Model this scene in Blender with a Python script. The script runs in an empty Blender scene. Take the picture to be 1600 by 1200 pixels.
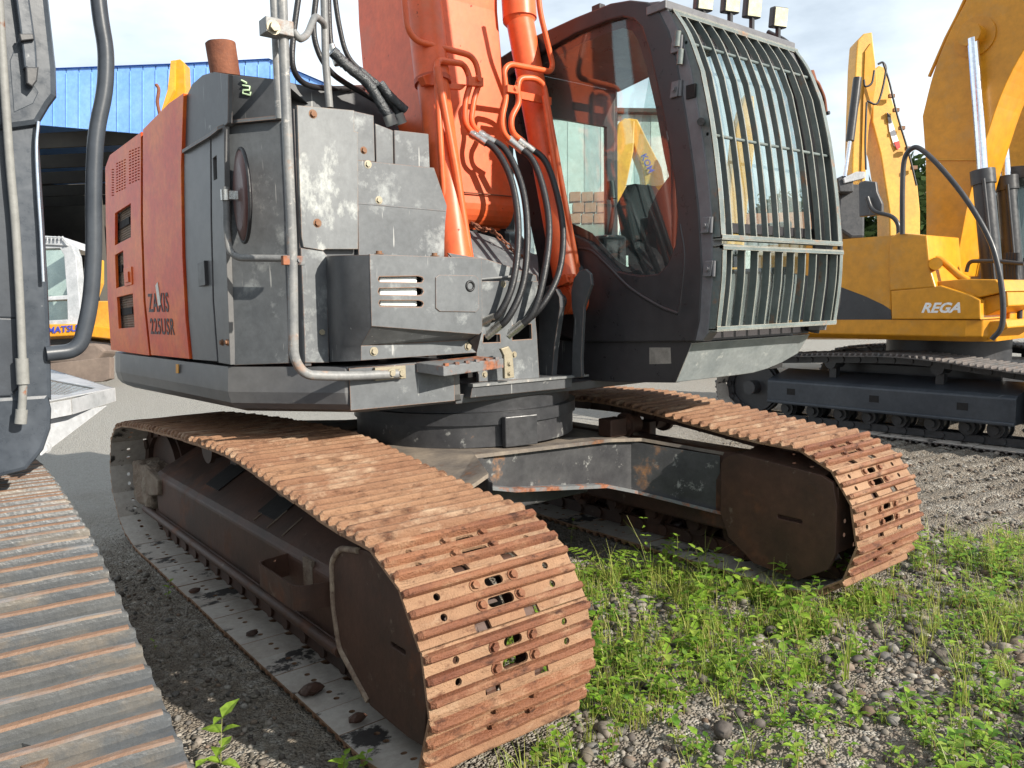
import bpy, bmesh, math, random
import numpy as np
from mathutils import Vector, Matrix
from mathutils.geometry import interpolate_bezier
random.seed(7); np.random.seed(7)
S = bpy.context.scene
COL = S.collection
# ------------------------------------------------------------ camera
CAM = Vector((2.52616, 3.59078, 1.45628)); FPX = 1233.13
RV = Vector((-0.7822012, 0.6227470, -0.0186393)).normalized()
UV = Vector((-0.0790599, -0.0695387, 0.9944415)).normalized()
FV = Vector((-0.6179893, -0.7793270, -0.1036276)).normalized()
cd = bpy.data.cameras.new('camera'); cam = bpy.data.objects.new('camera', cd); COL.objects.link(cam)
cd.sensor_width = 36.0; cd.lens = 36.0 * FPX / 1600.0; cd.clip_start = 0.05; cd.clip_end = 2000
m = Matrix((RV, UV, -FV)).transposed().to_4x4(); m.translation = CAM; cam.matrix_world = m
S.camera = cam
# ------------------------------------------------------------ sun and sky
SUN_DIR = Vector((-0.52, 1.72, 1.0)).normalized()          # towards the sun
elev = math.asin(SUN_DIR.z); azim = math.atan2(SUN_DIR.x, SUN_DIR.y)
w = bpy.data.worlds.new('World'); S.world = w; w.use_nodes = True
nt = w.node_tree; nt.nodes.clear()
def wn(t, **k):
    n = nt.nodes.new(t)
    for a, b in k.items(): setattr(n, a, b)
    return n
sky = wn('ShaderNodeTexSky', sky_type='NISHITA'); sky.sun_disc = False; sky.sun_elevation = elev; sky.sun_rotation = azim
sky.air_density = 1.0; sky.dust_density = 1.2; sky.ozone_density = 1.5
tc = wn('ShaderNodeTexCoord'); mp = wn('ShaderNodeMapping'); mp.inputs['Scale'].default_value = (1, 1, 2.6)
no = wn('ShaderNodeTexNoise'); no.inputs['Scale'].default_value = 1.7; no.inputs['Detail'].default_value = 8; no.inputs['Roughness'].default_value = .55
rp = wn('ShaderNodeValToRGB'); rp.color_ramp.elements[0].position = .38; rp.color_ramp.elements[1].position = .56
rp.color_ramp.elements[0].color = (.40,)*3+(1,); rp.color_ramp.elements[1].color = (.95,)*3+(1,)
mx = wn('ShaderNodeMix', data_type='RGBA'); mx.inputs[7].default_value = (11.3, 12.5, 13.4, 1)
bg = wn('ShaderNodeBackground'); bg.inputs[1].default_value = .063; wo = wn('ShaderNodeOutputWorld')
L = nt.links.new
L(tc.outputs['Generated'], mp.inputs[0]); L(mp.outputs[0], no.inputs['Vector']); L(no.outputs[0], rp.inputs[0]); L(rp.outputs[0], mx.inputs[0])
L(sky.outputs[0], mx.inputs[6]); L(mx.outputs[2], bg.inputs[0]); L(bg.outputs[0], wo.inputs[0])
sd = bpy.data.lights.new('sun', 'SUN'); sd.energy = 5.0; sd.angle = math.radians(.6); sd.color = (1, .93, .82)
so = bpy.data.objects.new('sun', sd); COL.objects.link(so); so.rotation_euler = SUN_DIR.to_track_quat('Z', 'Y').to_euler(); so.location = (0, 0, 30)
S.view_settings.view_transform = 'Standard'; S.view_settings.look = 'None'; S.view_settings.exposure = 0.78; S.view_settings.gamma = 1
S.view_settings.use_curve_mapping = False

# ------------------------------------------------------------ helpers
def ray(px, py): return FV * FPX + RV * (px - 800) - UV * (py - 600)
def at(px, py, plane):
    """a pixel of the photograph meets a real plane: ('x',v) ('y',v) ('z',v) ('l',(x,y),(x,y)) or ('d',depth)"""
    d = ray(px, py); k = plane[0]
    if k == 'd': return CAM + d * (plane[1] / FPX)
    if k in 'xyz': i = 'xyz'.index(k); return CAM + d * ((plane[1] - CAM[i]) / d[i])
    a, b = plane[1], plane[2]; n = Vector((b[1]-a[1], -(b[0]-a[0]), 0)); return CAM + d * ((Vector((a[0], a[1], 0)) - CAM).dot(n) / d.dot(n))
def pts(l, plane): return [at(a, b, plane) for a, b in l]
def pxr(px, p): return px * (p - CAM).dot(FV) / FPX       # size in metres of px pixels at p
ORG = {}
def link(name, me, org, parent):
    o = bpy.data.objects.new(name, me); COL.objects.link(o)
    if parent is not None: o.parent = parent; o.location = org - ORG[parent.name]
    else: o.location = org
    ORG[o.name] = org.copy()
    return o
def thing(name, label, cat, loc, group=None):
    o = bpy.data.objects.new(name, None); COL.objects.link(o); o.location = loc; o.empty_display_size = .2
    ORG[o.name] = Vector(loc); o['label'] = label; o['category'] = cat
    if group: o['group'] = group
    return o
def tag(o, label=None, cat=None, group=None, kind=None):
    for k, v in (('label', label), ('category', cat), ('group', group), ('kind', kind)):
        if v: o[k] = v
    return o
class MB:
    def __init__(s, T=None): s.v = []; s.f = []; s.m = []; s.sm = []; s.T = T
    def add(s, v, f, m=0, smooth=False):
        b = len(s.v); v = [Vector(p) for p in v]
        if s.T is not None: v = [s.T @ p for p in v]
        s.v += v; s.f += [tuple(b + i for i in q) for q in f]; s.m += [m] * len(f); s.sm += [smooth] * len(f); return s
    def prism(s, p, d, m=0):
        p = [Vector(q) for q in p]; d = Vector(d); n = len(p)
        return s.add(p + [q + d for q in p], [tuple(range(n))[::-1], tuple(range(n, 2*n))] + [(i, (i+1) % n, n+(i+1) % n, n+i) for i in range(n)], m)
    def box(s, a, b, m=0):
        a, b = Vector(a), Vector(b)
        return s.prism([(a.x, a.y, a.z), (b.x, a.y, a.z), (b.x, b.y, a.z), (a.x, b.y, a.z)], (0, 0, b.z-a.z), m)
    def obox(s, c, ax, ay, az, m=0):
        c, ax, ay, az = map(Vector, (c, ax, ay, az))
        return s.prism([c-ax-ay-az, c+ax-ay-az, c+ax+ay-az, c-ax+ay-az], az*2, m)
    def tube(s, path, r, n=10, m=0, caps=True, r2=None):
        path = [Vector(p) for p in path]; k = len(path); v = []; f = []
        t0 = (path[1]-path[0]).normalized(); nrm = t0.orthogonal().normalized()
        for i, p in enumerate(path):
            t = (path[min(i+1, k-1)] - path[max(i-1, 0)]).normalized()
            nrm = (nrm - t * nrm.dot(t)).normalized(); bn = t.cross(nrm)
            rr = r if r2 is None else r + (r2-r)*i/(k-1)
            for j in range(n): a = 2*math.pi*j/n; v.append(p + nrm*(rr*math.cos(a)) + bn*(rr*math.sin(a)))
        for i in range(k-1):
            for j in range(n): f.append((i*n+j, i*n+(j+1) % n, (i+1)*n+(j+1) % n, (i+1)*n+j))
        s.add(v, f, m, True)
        if caps: s.add(v[:n], [tuple(range(n))[::-1]], m); s.add(v[-n:], [tuple(range(n))], m)
        return s
    def cyl(s, a, b, r, n=20, m=0, r2=None):
        return s.tube([a, b], r, n, m, True, r2)
    def ring(s, c, axis, R, r, n=32, k=8, m=0):
        c = Vector(c); axis = Vector(axis).normalized(); e = axis.orthogonal().normalized(); g = axis.cross(e); v = []; f = []
        for i in range(n):
            a = 2*math.pi*i/n; d = e*math.cos(a)+g*math.sin(a)
            for j in range(k): b = 2*math.pi*j/k; v.append(c + d*(R+r*math.cos(b)) + axis*(r*math.sin(b)))
        for i in range(n):
            for j in range(k): f.append((i*k+j, ((i+1) % n)*k+j, ((i+1) % n)*k+(j+1) % k, i*k+(j+1) % k))
        return s.add(v, f, m, True)
    def loft(s, secs, m=0, closed=True, caps=True, smooth=False):
        n = len(secs[0]); v = [p for q in secs for p in q]; f = []
        for i in range(len(secs)-1):
            for j in range(n if closed else n-1): f.append((i*n+j, i*n+(j+1) % n, (i+1)*n+(j+1) % n, (i+1)*n+j))
        s.add(v, f, m, smooth)
        if caps: s.add(secs[0], [tuple(range(n))[::-1]], m); s.add(secs[-1], [tuple(range(n))], m)
        return s
    def build(s, name, mats, parent=None, bevel=0, seg=2, org=None):
        if not isinstance(mats, (list, tuple)): mats = [mats]
        if org is None:
            lo = Vector([min(p[i] for p in s.v) for i in range(3)]); hi = Vector([max(p[i] for p in s.v) for i in range(3)]); org = (lo+hi)/2
            if parent is None: org.z = lo.z
        me = bpy.data.meshes.new(name); me.from_pydata([p-org for p in s.v], [], s.f)
        for x in mats: me.materials.append(x)
        for i, p in enumerate(me.polygons): p.material_index = s.m[i]; p.use_smooth = s.sm[i]
        b = bmesh.new(); b.from_mesh(me); bmesh.ops.recalc_face_normals(b, faces=b.faces); b.to_mesh(me); b.free()
        o = link(name, me, org, parent)
        if bevel:
            md = o.modifiers.new('bevel', 'BEVEL'); md.width = bevel; md.segments = seg; md.limit_method = 'ANGLE'; md.angle_limit = math.radians(35); md.harden_normals = False
        return o
def curve_mesh(loops, half, bev=0.0, closed=True, res=6):
    cu = bpy.data.curves.new('c', 'CURVE'); cu.dimensions = '2D'; cu.fill_mode = 'BOTH'; cu.extrude = half; cu.bevel_depth = bev; cu.bevel_resolution = 1
    for lp in loops:
        sp = cu.splines.new('POLY'); sp.points.add(len(lp)-1); sp.use_cyclic_u = True
        for i, q in enumerate(lp): sp.points[i].co = (q[0], q[1], 0, 1)
    o = bpy.data.objects.new('c', cu); COL.objects.link(o)
    me = bpy.data.meshes.new_from_object(o.evaluated_get(bpy.context.evaluated_depsgraph_get()))
    v = [x.co.copy() for x in me.vertices]; f = [tuple(p.vertices) for p in me.polygons]
    bpy.data.objects.remove(o); bpy.data.curves.remove(cu); bpy.data.meshes.remove(me)
    return v, f
def rrect(x0, y0, x1, y1, r, n=5):
    o = []
    for cx, cy, a0 in ((x1-r, y1-r, 0), (x0+r, y1-r, 90), (x0+r, y0+r, 180), (x1-r, y0+r, 270)):
        for i in range(n+1): a = math.radians(a0+90*i/n); o.append((cx+r*math.cos(a), cy+r*math.sin(a)))
    return o
def circ(x, y, r, n=14, ry=None): return [(x+r*math.cos(2*math.pi*i/n), y+(ry or r)*math.sin(2*math.pi*i/n)) for i in range(n)]
def frame_of(p):
    n = Vector((0, 0, 0))
    for i in range(len(p)): n += p[i].cross(p[(i+1) % len(p)])
    n.normalize()
    if n.dot(CAM-p[0]) < 0: n = -n
    ex = Vector((0, 0, 1)).cross(n).normalized() if abs(n.z) < .9 else Vector((1, 0, 0)); ey = n.cross(ex)
    return p[0].copy(), ex, ey, n
def plate(mb, outline, holes, plane, thick, bev=.002, m=0, off=0.0):
    """sheet with real openings; outline and holes traced on their plane, thickness going away from the viewer"""
    P = pts(outline, plane); o, ex, ey, n = frame_of(P)
    loops = [[((q-o).dot(ex), (q-o).dot(ey)) for q in pts(lp, plane)] for lp in [outline]+list(holes)]
    v, f = curve_mesh(loops, thick/2, bev)
    mb.add([o + ex*a.x + ey*a.y + n*(a.z-thick/2+off) for a in v], f, m); return mb
def spline(p, k=6, closed=False):
    p = [Vector(q) for q in p]; n = len(p); out = []
    rng = range(n) if closed else range(n-1)
    for i in rng:
        a = p[(i-1) % n] if closed or i > 0 else p[0]*2-p[1]; b = p[i]; c = p[(i+1) % n]; d = p[(i+2) % n] if closed or i < n-2 else p[n-1]*2-p[n-2]
        for j in range(k):
            t = j/k; out.append(.5*((2*b)+(c-a)*t+(2*a-5*b+4*c-d)*t*t+(3*b-a-3*c+d)*t**3))
    if not closed: out.append(p[-1])
    return out
def fillet(p, r, k=5):
    p = [Vector(q) for q in p]; out = [p[0]]
    for i in range(1, len(p)-1):
        a, b, c = p[i-1], p[i], p[i+1]; rr = min(r, (b-a).length*.49, (c-b).length*.49)
        s, e = b+(a-b).normalized()*rr, b+(c-b).normalized()*rr
        out += [s*(1-t)**2+b*2*t*(1-t)+e*t*t for t in [j/k for j in range(k+1)]]
    return out+[p[-1]]
def text(name, body, org, ex, ey, size, mat, parent, shear=0, depth=.0012, bold=0.0, width=1.0, spacing=1.0):
    cu = bpy.data.curves.new(name, 'FONT'); cu.body = body; cu.size = 1; cu.shear = shear; cu.extrude = depth/size; cu.offset = bold; cu.resolution_u = 3; cu.space_character = spacing
    o = bpy.data.objects.new(name, cu); COL.objects.link(o)
    me = bpy.data.meshes.new_from_object(o.evaluated_get(bpy.context.evaluated_depsgraph_get())); bpy.data.objects.remove(o)
    ex = Vector(ex).normalized(); ey = Vector(ey).normalized(); n = ex.cross(ey).normalized(); mb = MB()
    mb.add([Vector(org)+ex*(v.co.x*size*width)+ey*(v.co.y*size)+n*(v.co.z*size+depth) for v in me.vertices], [tuple(p.vertices) for p in me.polygons])
    return mb.build(name, mat, parent)
def bolt_mb(mb, c, n, r=.012, h=.010, m=0, washer=True):
    c = Vector(c); n = Vector(n).normalized()
    if washer: mb.cyl(c, c+n*.003, r*1.5, 12, m)
    return mb.cyl(c, c+n*h, r, 6, m)

def bolts(l, n, r, h, m_, parent, name, washer=True):
    for c in l: bolt_mb(MB(), c, n, r, h, 0, washer).build(name, m_, parent)
# ------------------------------------------------------------ materials
def mat(name, base, rough=.6, metal=0, v2=None, vs=3, vamt=.5, rust=None, rs=6, rlo=.6, rhi=.72, rcol2=None, bump=.1, bs=60, spots=None, edge=None, spec=.4, stretch=None, scratch=0, coords='Object'):
    M = bpy.data.materials.new(name); M.use_nodes = True; t = M.node_tree; N = t.nodes; K = t.links.new
    b = N['Principled BSDF']; b.inputs['Roughness'].default_value = rough; b.inputs['Metallic'].default_value = metal; b.inputs['Specular IOR Level'].default_value = spec
    geo = N.new('ShaderNodeNewGeometry'); src = geo.outputs['Position']
    if coords == 'Object': c = N.new('ShaderNodeTexCoord'); oi = N.new('ShaderNodeObjectInfo'); va = N.new('ShaderNodeVectorMath'); K(c.outputs['Object'], va.inputs[0]); sc = N.new('ShaderNodeVectorMath'); sc.operation = 'SCALE'; K(oi.outputs['Random'], sc.inputs['Scale']); sc.inputs[0].default_value = (37, 19, 53); K(sc.outputs[0], va.inputs[1]); src = va.outputs[0]
    if stretch:
        mpn = N.new('ShaderNodeMapping'); mpn.inputs['Scale'].default_value = stretch; K(src, mpn.inputs[0]); src2 = mpn.outputs[0]
    else: src2 = src
    def noise(scale, det=6, rg=.6, s=None):
        n = N.new('ShaderNodeTexNoise'); n.inputs['Scale'].default_value = scale; n.inputs['Detail'].default_value = det; n.inputs['Roughness'].default_value = rg; K(s or src2, n.inputs['Vector']); return n.outputs[0]
    def ramp(v, lo, hi, a=0., c=1.):
        r = N.new('ShaderNodeMapRange'); r.inputs[1].default_value = lo; r.inputs[2].default_value = hi; r.inputs[3].default_value = a; r.inputs[4].default_value = c; K(v, r.inputs[0]); return r.outputs[0]
    def mixc(fac, a, c):
        n = N.new('ShaderNodeMix'); n.data_type = 'RGBA'; K(fac, n.inputs[0])
        for i, x in ((6, a), (7, c)):
            if isinstance(x, tuple): n.inputs[i].default_value = x+(1,)
            else: K(x, n.inputs[i])
        return n.outputs[2]
    col = base if v2 is None else mixc(ramp(noise(vs), .5-vamt*.3, .5+vamt*.3), base, v2)
    if not isinstance(col, tuple): pass
    fine = noise(vs*9, 4, .7)
    hs = N.new('ShaderNodeHueSaturation'); 
    if isinstance(col, tuple): hs.inputs['Color'].default_value = col+(1,)
    else: K(col, hs.inputs['Color'])
    K(ramp(fine, .3, .7, .86, 1.14), hs.inputs['Value']); col = hs.outputs[0]
    if spots:
        scol, ss, lo, hi = spots; col = mixc(ramp(noise(ss, 8, .7), lo, hi), col, scol)
    if scratch:
        ms = N.new('ShaderNodeMapping'); ms.inputs['Scale'].default_value = (60, 60, 4); ms.inputs['Rotation'].default_value = (.3, .2, .1); K(src, ms.inputs[0])
        col = mixc(ramp(noise(1.0, 3, .5, ms.outputs[0]), .69, .72, 0, scratch), col, (.5, .5, .48))
    if rust:
        rf = ramp(noise(rs, 9, .65), rlo, rhi); rc = mixc(ramp(noise(rs*5), .4, .6), rust, rcol2 or tuple(x*.45 for x in rust)); col = mixc(rf, col, rc)
        K(ramp(rf, 0, 1, rough, .85), b.inputs['Roughness'])
    else: K(ramp(fine, .3, .7, max(rough-.08, .03), min(rough+.1, 1)), b.inputs['Roughness'])
    if edge:
        bv = N.new('ShaderNodeBevel'); bv.samples = 3; bv.inputs['Radius'].default_value = edge[1]
        dp = N.new('ShaderNodeVectorMath'); dp.operation = 'DOT_PRODUCT'; K(bv.outputs[0], dp.inputs[0]); K(geo.outputs['Normal'], dp.inputs[1])
        ad = N.new('ShaderNodeMath'); ad.operation = 'ADD'; K(ramp(dp.outputs['Value'], .72, .97, 1, 0), ad.inputs[0]); K(ramp(noise(28, 5, .7), .3, .7, -.55, .35), ad.inputs[1])
        col = mixc(ramp(ad.outputs[0], .35, .6), col, edge[0])
    K(col, b.inputs['Base Color'])
    bp = N.new('ShaderNodeBump'); bp.inputs['Strength'].default_value = bump; bp.inputs['Distance'].default_value = .01; K(noise(bs, 5, .6, src), bp.inputs['Height']); K(bp.outputs[0], b.inputs['Normal'])
    return M
def glass(name, tint=(.90, .96, .95), rough=.02, refl=1.0, dirt_sheen=(.0, .07)):
    M = bpy.data.materials.new(name); M.use_nodes = True; t = M.node_tree; N = t.nodes; K = t.links.new; N.remove(N['Principled BSDF'])
    tr = N.new('ShaderNodeBsdfTransparent'); tr.inputs[0].default_value = tint+(1,); gl = N.new('ShaderNodeBsdfGlossy'); gl.inputs['Roughness'].default_value = rough
    lw = N.new('ShaderNodeLayerWeight'); lw.inputs[0].default_value = .5; pw = N.new('ShaderNodeMath'); pw.operation = 'POWER'; pw.inputs[1].default_value = 5; K(lw.outputs['Facing'], pw.inputs[0]); fr = N.new('ShaderNodeMath'); fr.operation = 'MULTIPLY_ADD'; fr.inputs[1].default_value = .9; fr.inputs[2].default_value = .085; K(pw.outputs[0], fr.inputs[0]); ms = N.new('ShaderNodeMixShader'); mu = N.new('ShaderNodeMath'); mu.operation = 'MULTIPLY'; mu.inputs[1].default_value = refl
    df = N.new('ShaderNodeBsdfDiffuse'); df.inputs[0].default_value = (.42, .50, .49, 1); nz = N.new('ShaderNodeTexNoise'); nz.inputs['Scale'].default_value = 5; nz.inputs['Detail'].default_value = 8
    mr = N.new('ShaderNodeMapRange'); mr.inputs[1].default_value = .4; mr.inputs[2].default_value = .8; mr.inputs[3].default_value = dirt_sheen[0]; mr.inputs[4].default_value = dirt_sheen[1]; K(nz.outputs[0], mr.inputs[0]); m2 = N.new('ShaderNodeMixShader')
    K(fr.outputs[0], mu.inputs[0]); K(mr.outputs[0], m2.inputs[0]); K(tr.outputs[0], m2.inputs[1]); K(df.outputs[0], m2.inputs[2]); K(mu.outputs[0], ms.inputs[0]); K(m2.outputs[0], ms.inputs[1]); K(gl.outputs[0], ms.inputs[2]); K(ms.outputs[0], N['Material Output'].inputs[0]); return M
RUST = (.26, .085, .03)
M = dict(
 orange=mat('orange_paint', (.67, .118, .034), .4, v2=(.60, .095, .03), vs=2, rust=(.12, .05, .035), rs=16, rlo=.665, rhi=.70, bump=.06, bs=20, spots=((.50, .13, .06), 3, .55, .75)),
 orange_old=mat('faded_orange_paint', (.52, .058, .018), .36, v2=(.62, .135, .022), vs=3.2, vamt=.35, rust=(.12, .05, .035), rs=5, rlo=.72, rhi=.82, bump=.04, bs=14, spots=((.46, .12, .07), 2.4, .60, .8), spec=.3),
 orange_in=mat('orange_inner', (.42, .07, .03), .6),
 grey=mat('worn_grey_paint', (.088, .095, .102), .46, v2=(.125, .133, .14), vs=3, rust=RUST, rs=7, rlo=.70, rhi=.78, spots=((.26, .275, .275), 5, .55, .68), edge=((.28, .13, .06), .006), scratch=.5, bump=.06, bs=30),
 grey_bare=mat('scuffed_grey_paint', (.115, .123, .13), .48, v2=(.165, .175, .18), vs=3, spots=((.36, .375, .36), 3.6, .49, .57), rust=RUST, rs=9, rlo=.72, rhi=.8, edge=((.35, .2, .1), .006), stretch=(1, 1, .6), bump=.08, bs=30),
 dark=mat('dark_grey_paint', (.055, .058, .063), .4, v2=(.08, .083, .088), vs=2.5, rust=(.19, .075, .035), rs=4, rlo=.70, rhi=.82, spots=((.24, .24, .23), 9, .66, .72), edge=((.22, .1, .05), .005), scratch=.4, bump=.05, bs=25),
 side=mat('side_grey_paint', (.09, .092, .098), .36, v2=(.13, .128, .126), vs=1.4, spots=((.3, .29, .27), 3, .64, .8), rust=(.16, .07, .04), rs=3, rlo=.72, rhi=.85, bump=.03, bs=12),
 black=mat('black_paint', (.028, .029, .032), .35, v2=(.045, .045, .048), vs=3, spots=((.16, .15, .14), 14, .66, .74), bump=.05, bs=25),
 cab=mat('cab_black_paint', (.030, .029, .032), .33, v2=(.04, .036, .038), vs=1.5, spots=((.13, .12, .12), 9, .68, .74), bump=.03, bs=15),
 cabframe=mat('cab_frame_paint', (.11, .11, .12), .4, v2=(.15, .15, .158), vs=3, spots=((.3, .3, .3), 12, .68, .76), rust=RUST, rs=14, rlo=.72, rhi=.8),
 guard=mat('guard_grey_green_paint', (.095, .118, .115), .42, v2=(.16, .185, .18), vs=5, rust=(.30, .15, .08), rs=9, rlo=.60, rhi=.72, edge=((.5, .42, .32), .004)),
 shoe=mat('rusty_shoe_steel', (.31, .185, .108), .72, v2=(.21, .11, .06), vs=3.5, vamt=.6, rust=(.14, .06, .032), rs=26, rlo=.56, rhi=.68, spots=((.37, .26, .17), 7, .54, .74), stretch=(.6, 1.1, 1), bump=.8, bs=150),
 shoetip=mat('rusty_grouser_steel', (.12, .038, .018), .6, v2=(.23, .10, .048), vs=4, vamt=.7, rust=(.06, .022, .012), rs=24, rlo=.54, rhi=.68, spots=((.30, .18, .105), 8, .53, .70), stretch=(.5, 1.1, 1), bump=.8, bs=140),
 shoeworn=mat('worn_grouser_steel', (.26, .145, .08), .66, v2=(.16, .07, .036), vs=4, vamt=.7, rust=(.11, .045, .022), rs=22, rlo=.54, rhi=.68, spots=((.37, .26, .17), 8, .52, .70), stretch=(.5, 1.1, 1), bump=.8, bs=140),
 shoein=mat('dusty_shoe_inside', (.42, .385, .345), .85, v2=(.34, .30, .26), vs=4, spots=((.035, .03, .028), 3.1, .56, .60), bump=.2, bs=60),
 shoegrey=mat('grey_shoe_paint', (.058, .064, .071), .38, v2=(.088, .088, .084), vs=4, rust=(.17, .12, .08), rs=4, rlo=.60, rhi=.74, spots=((.20, .16, .115), 5, .50, .74), bump=.25, bs=80, stretch=(.6, 1.2, 1)),
 shoegreytip=mat('grey_grouser_rusty', (.17, .10, .062), .55, v2=(.13, .075, .05), vs=5, rust=(.14, .145, .15), rs=5, rlo=.5, rhi=.6, rcol2=(.2, .15, .11), bump=.4, bs=80, stretch=(.4, 2, 1)),
 frame=mat('greasy_brown_frame', (.038, .022, .016), .58, v2=(.075, .036, .024), vs=3, rust=(.17, .065, .03), rs=3.5, rlo=.54, rhi=.74, spots=((.20, .16, .12), 9, .62, .76), bump=.15, bs=40),
 dust=mat('dried_mud', (.26, .22, .17), .9, v2=(.13, .08, .055), vs=9, vamt=1.0, bump=1.0, bs=60),
 weld=mat('dusty_weld', (.34, .27, .2), .85, v2=(.12, .07, .05), vs=18, bump=.6, bs=90),
 carbody=mat('black_chassis_paint', (.028, .028, .031), .4, v2=(.06, .06, .062), vs=4, rust=(.26, .13, .06), rs=4, rlo=.60, rhi=.68, spots=((.22, .22, .21), 13, .60, .68), bump=.1, bs=40),
 cartop=mat('dusty_chassis_top', (.20, .165, .13), .75, v2=(.08, .07, .065), vs=5, rust=(.2, .09, .04), rs=5, rlo=.58, rhi=.7, bump=.15, bs=40),
 rust=mat('rust_brown', (.20, .075, .04), .85, v2=(.13, .045, .025), vs=9, bump=.4, bs=60),
 rustplate=mat('rust_patched_grey', (.13, .135, .14), .6, rust=(.27, .105, .055), rs=7, rlo=.48, rhi=.56, bump=.2),
 rubber=mat('black_rubber', (.018, .018, .02), .42, spots=((.11, .10, .09), 40, .62, .75), bump=.2, bs=120),
 tape=mat('black_tape', (.035, .04, .045), .3, v2=(.07, .075, .08), vs=25, bump=.8, bs=60),
 pipe=mat('worn_pipe_grey', (.13, .135, .14), .45, v2=(.22, .22, .215), vs=7, rust=(.32, .16, .08), rs=7, rlo=.58, rhi=.7, spots=((.4, .38, .35), 25, .6, .7)),
 zinc=mat('zinc_plated', (.30, .27, .20), .5, .3, v2=(.28, .24, .17), vs=30),
 bolt=mat('rusty_bolt', (.19, .11, .065), .7, .1, v2=(.18, .08, .04), vs=60),
 steel=mat('bare_steel', (.55, .55, .53), .3, .9, v2=(.4, .38, .34), vs=30),
 chrome=mat('chrome', (.8, .82, .86), .12, 1.0, v2=(.7, .72, .78), vs=4, bump=.0),
 silver=mat('silver_grey_paint', (.30, .315, .33), .35, v2=(.42, .43, .45), vs=4, spots=((.6, .6, .6), 7, .64, .7), scratch=.6, edge=((.55, .55, .55), .004)),
 deflector=mat('weathered_alloy_grey', (.17, .19, .195), .45, v2=(.24, .26, .26), vs=5, spots=((.42, .43, .41), 9, .6, .7), edge=((.5, .4, .3), .005)),
 yellow=mat('yellow_paint', (.60, .262, .012), .33, v2=(.53, .228, .014), vs=1.2, rust=(.2, .1, .03), rs=6, rlo=.74, rhi=.84, spots=((.42, .24, .07), 2.5, .52, .8), bump=.02, bs=10),
 yellow_far=mat('yellow_paint_faded', (.62, .33, .04), .45, v2=(.50, .25, .04), vs=2, rust=(.2, .1, .05), rs=3, rlo=.7, rhi=.82),
 navy=mat('blue_black_paint', (.030, .036, .046), .35, v2=(.05, .057, .067), vs=2.5, spots=((.16, .16, .15), 20, .68, .74), rust=(.3, .17, .09), rs=12, rlo=.76, rhi=.8, bump=.05, bs=20),
 navyf=mat('blue_grey_frame', (.026, .033, .043), .3, v2=(.058, .068, .083), vs=2, spots=((.26, .27, .27), 16, .68, .74), bump=.04, bs=20),
 seal=mat('grey_flex_hose', (.2, .2, .19), .6, rust=RUST, rs=9, rlo=.64, rhi=.7),
 white=mat('white_decal', (.75, .75, .75), .5), inkblack=mat('black_lettering', (.04, .025, .03), .5, spots=((.30, .07, .03), 30, .60, .66)),
 inkcut=mat('white_stripe', (.55, .55, .5), .5), green=mat('green_chalk', (.45, .6, .38), .8), blueink=mat('blue_lettering', (.03, .05, .35), .4), redink=mat('red_decal', (.5, .03, .02), .4),
 label=mat('grey_label', (.2, .18, .16), .5, v2=(.3, .27, .24), vs=20), plastic=mat('white_diffuser', (.72, .74, .72), .25), lens=mat('lamp_lens', (.55, .53, .36), .15, .2, v2=(.7, .68, .5), vs=30),
 mirrorback=mat('mirror_back', (.10, .045, .04), .35), seat=mat('seat_fabric', (.02, .02, .022), .9), cream=mat('cream_panel', (.62, .64, .60), .6, v2=(.55, .57, .53), vs=1), dim=mat('shed_dark_steel', (.05, .045, .04), .8, v2=(.07, .065, .055), vs=.6, coords='w'),
 blue=mat('blue_roof_sheet', (.16, .34, .74), .45, v2=(.21, .40, .78), vs=.8, coords='w'), conc=mat('shed_concrete', (.2, .19, .16), .9, v2=(.26, .25, .21), vs=.5, coords='w'),
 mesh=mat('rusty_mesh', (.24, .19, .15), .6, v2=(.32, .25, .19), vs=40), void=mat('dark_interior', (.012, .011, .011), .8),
 wrap=mat('dusty_wrap_sheet', (.45, .47, .45), .4, v2=(.33, .36, .35), vs=3), brick=mat('brick_face', (.33, .14, .08), .85, v2=(.42, .2, .12), vs=9),
 bark=mat('bark', (.1, .07, .05), .9), foliage=mat('tree_foliage', (.045, .085, .025), .6, v2=(.08, .13, .035), vs=2, coords='w'),
)
G = glass('cab_glass'); GW = glass('dust_sheen_windscreen', dirt_sheen=(.14, .38)); blade_m = mat('dusty_brown_blade', (.17, .13, .105), .8, v2=(.12, .09, .075), vs=2); GT = glass('tinted_glass', (.84, .93, .92));  # windscreen film: dust plus the pale sky reflection painted in as diffuse colour

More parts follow.
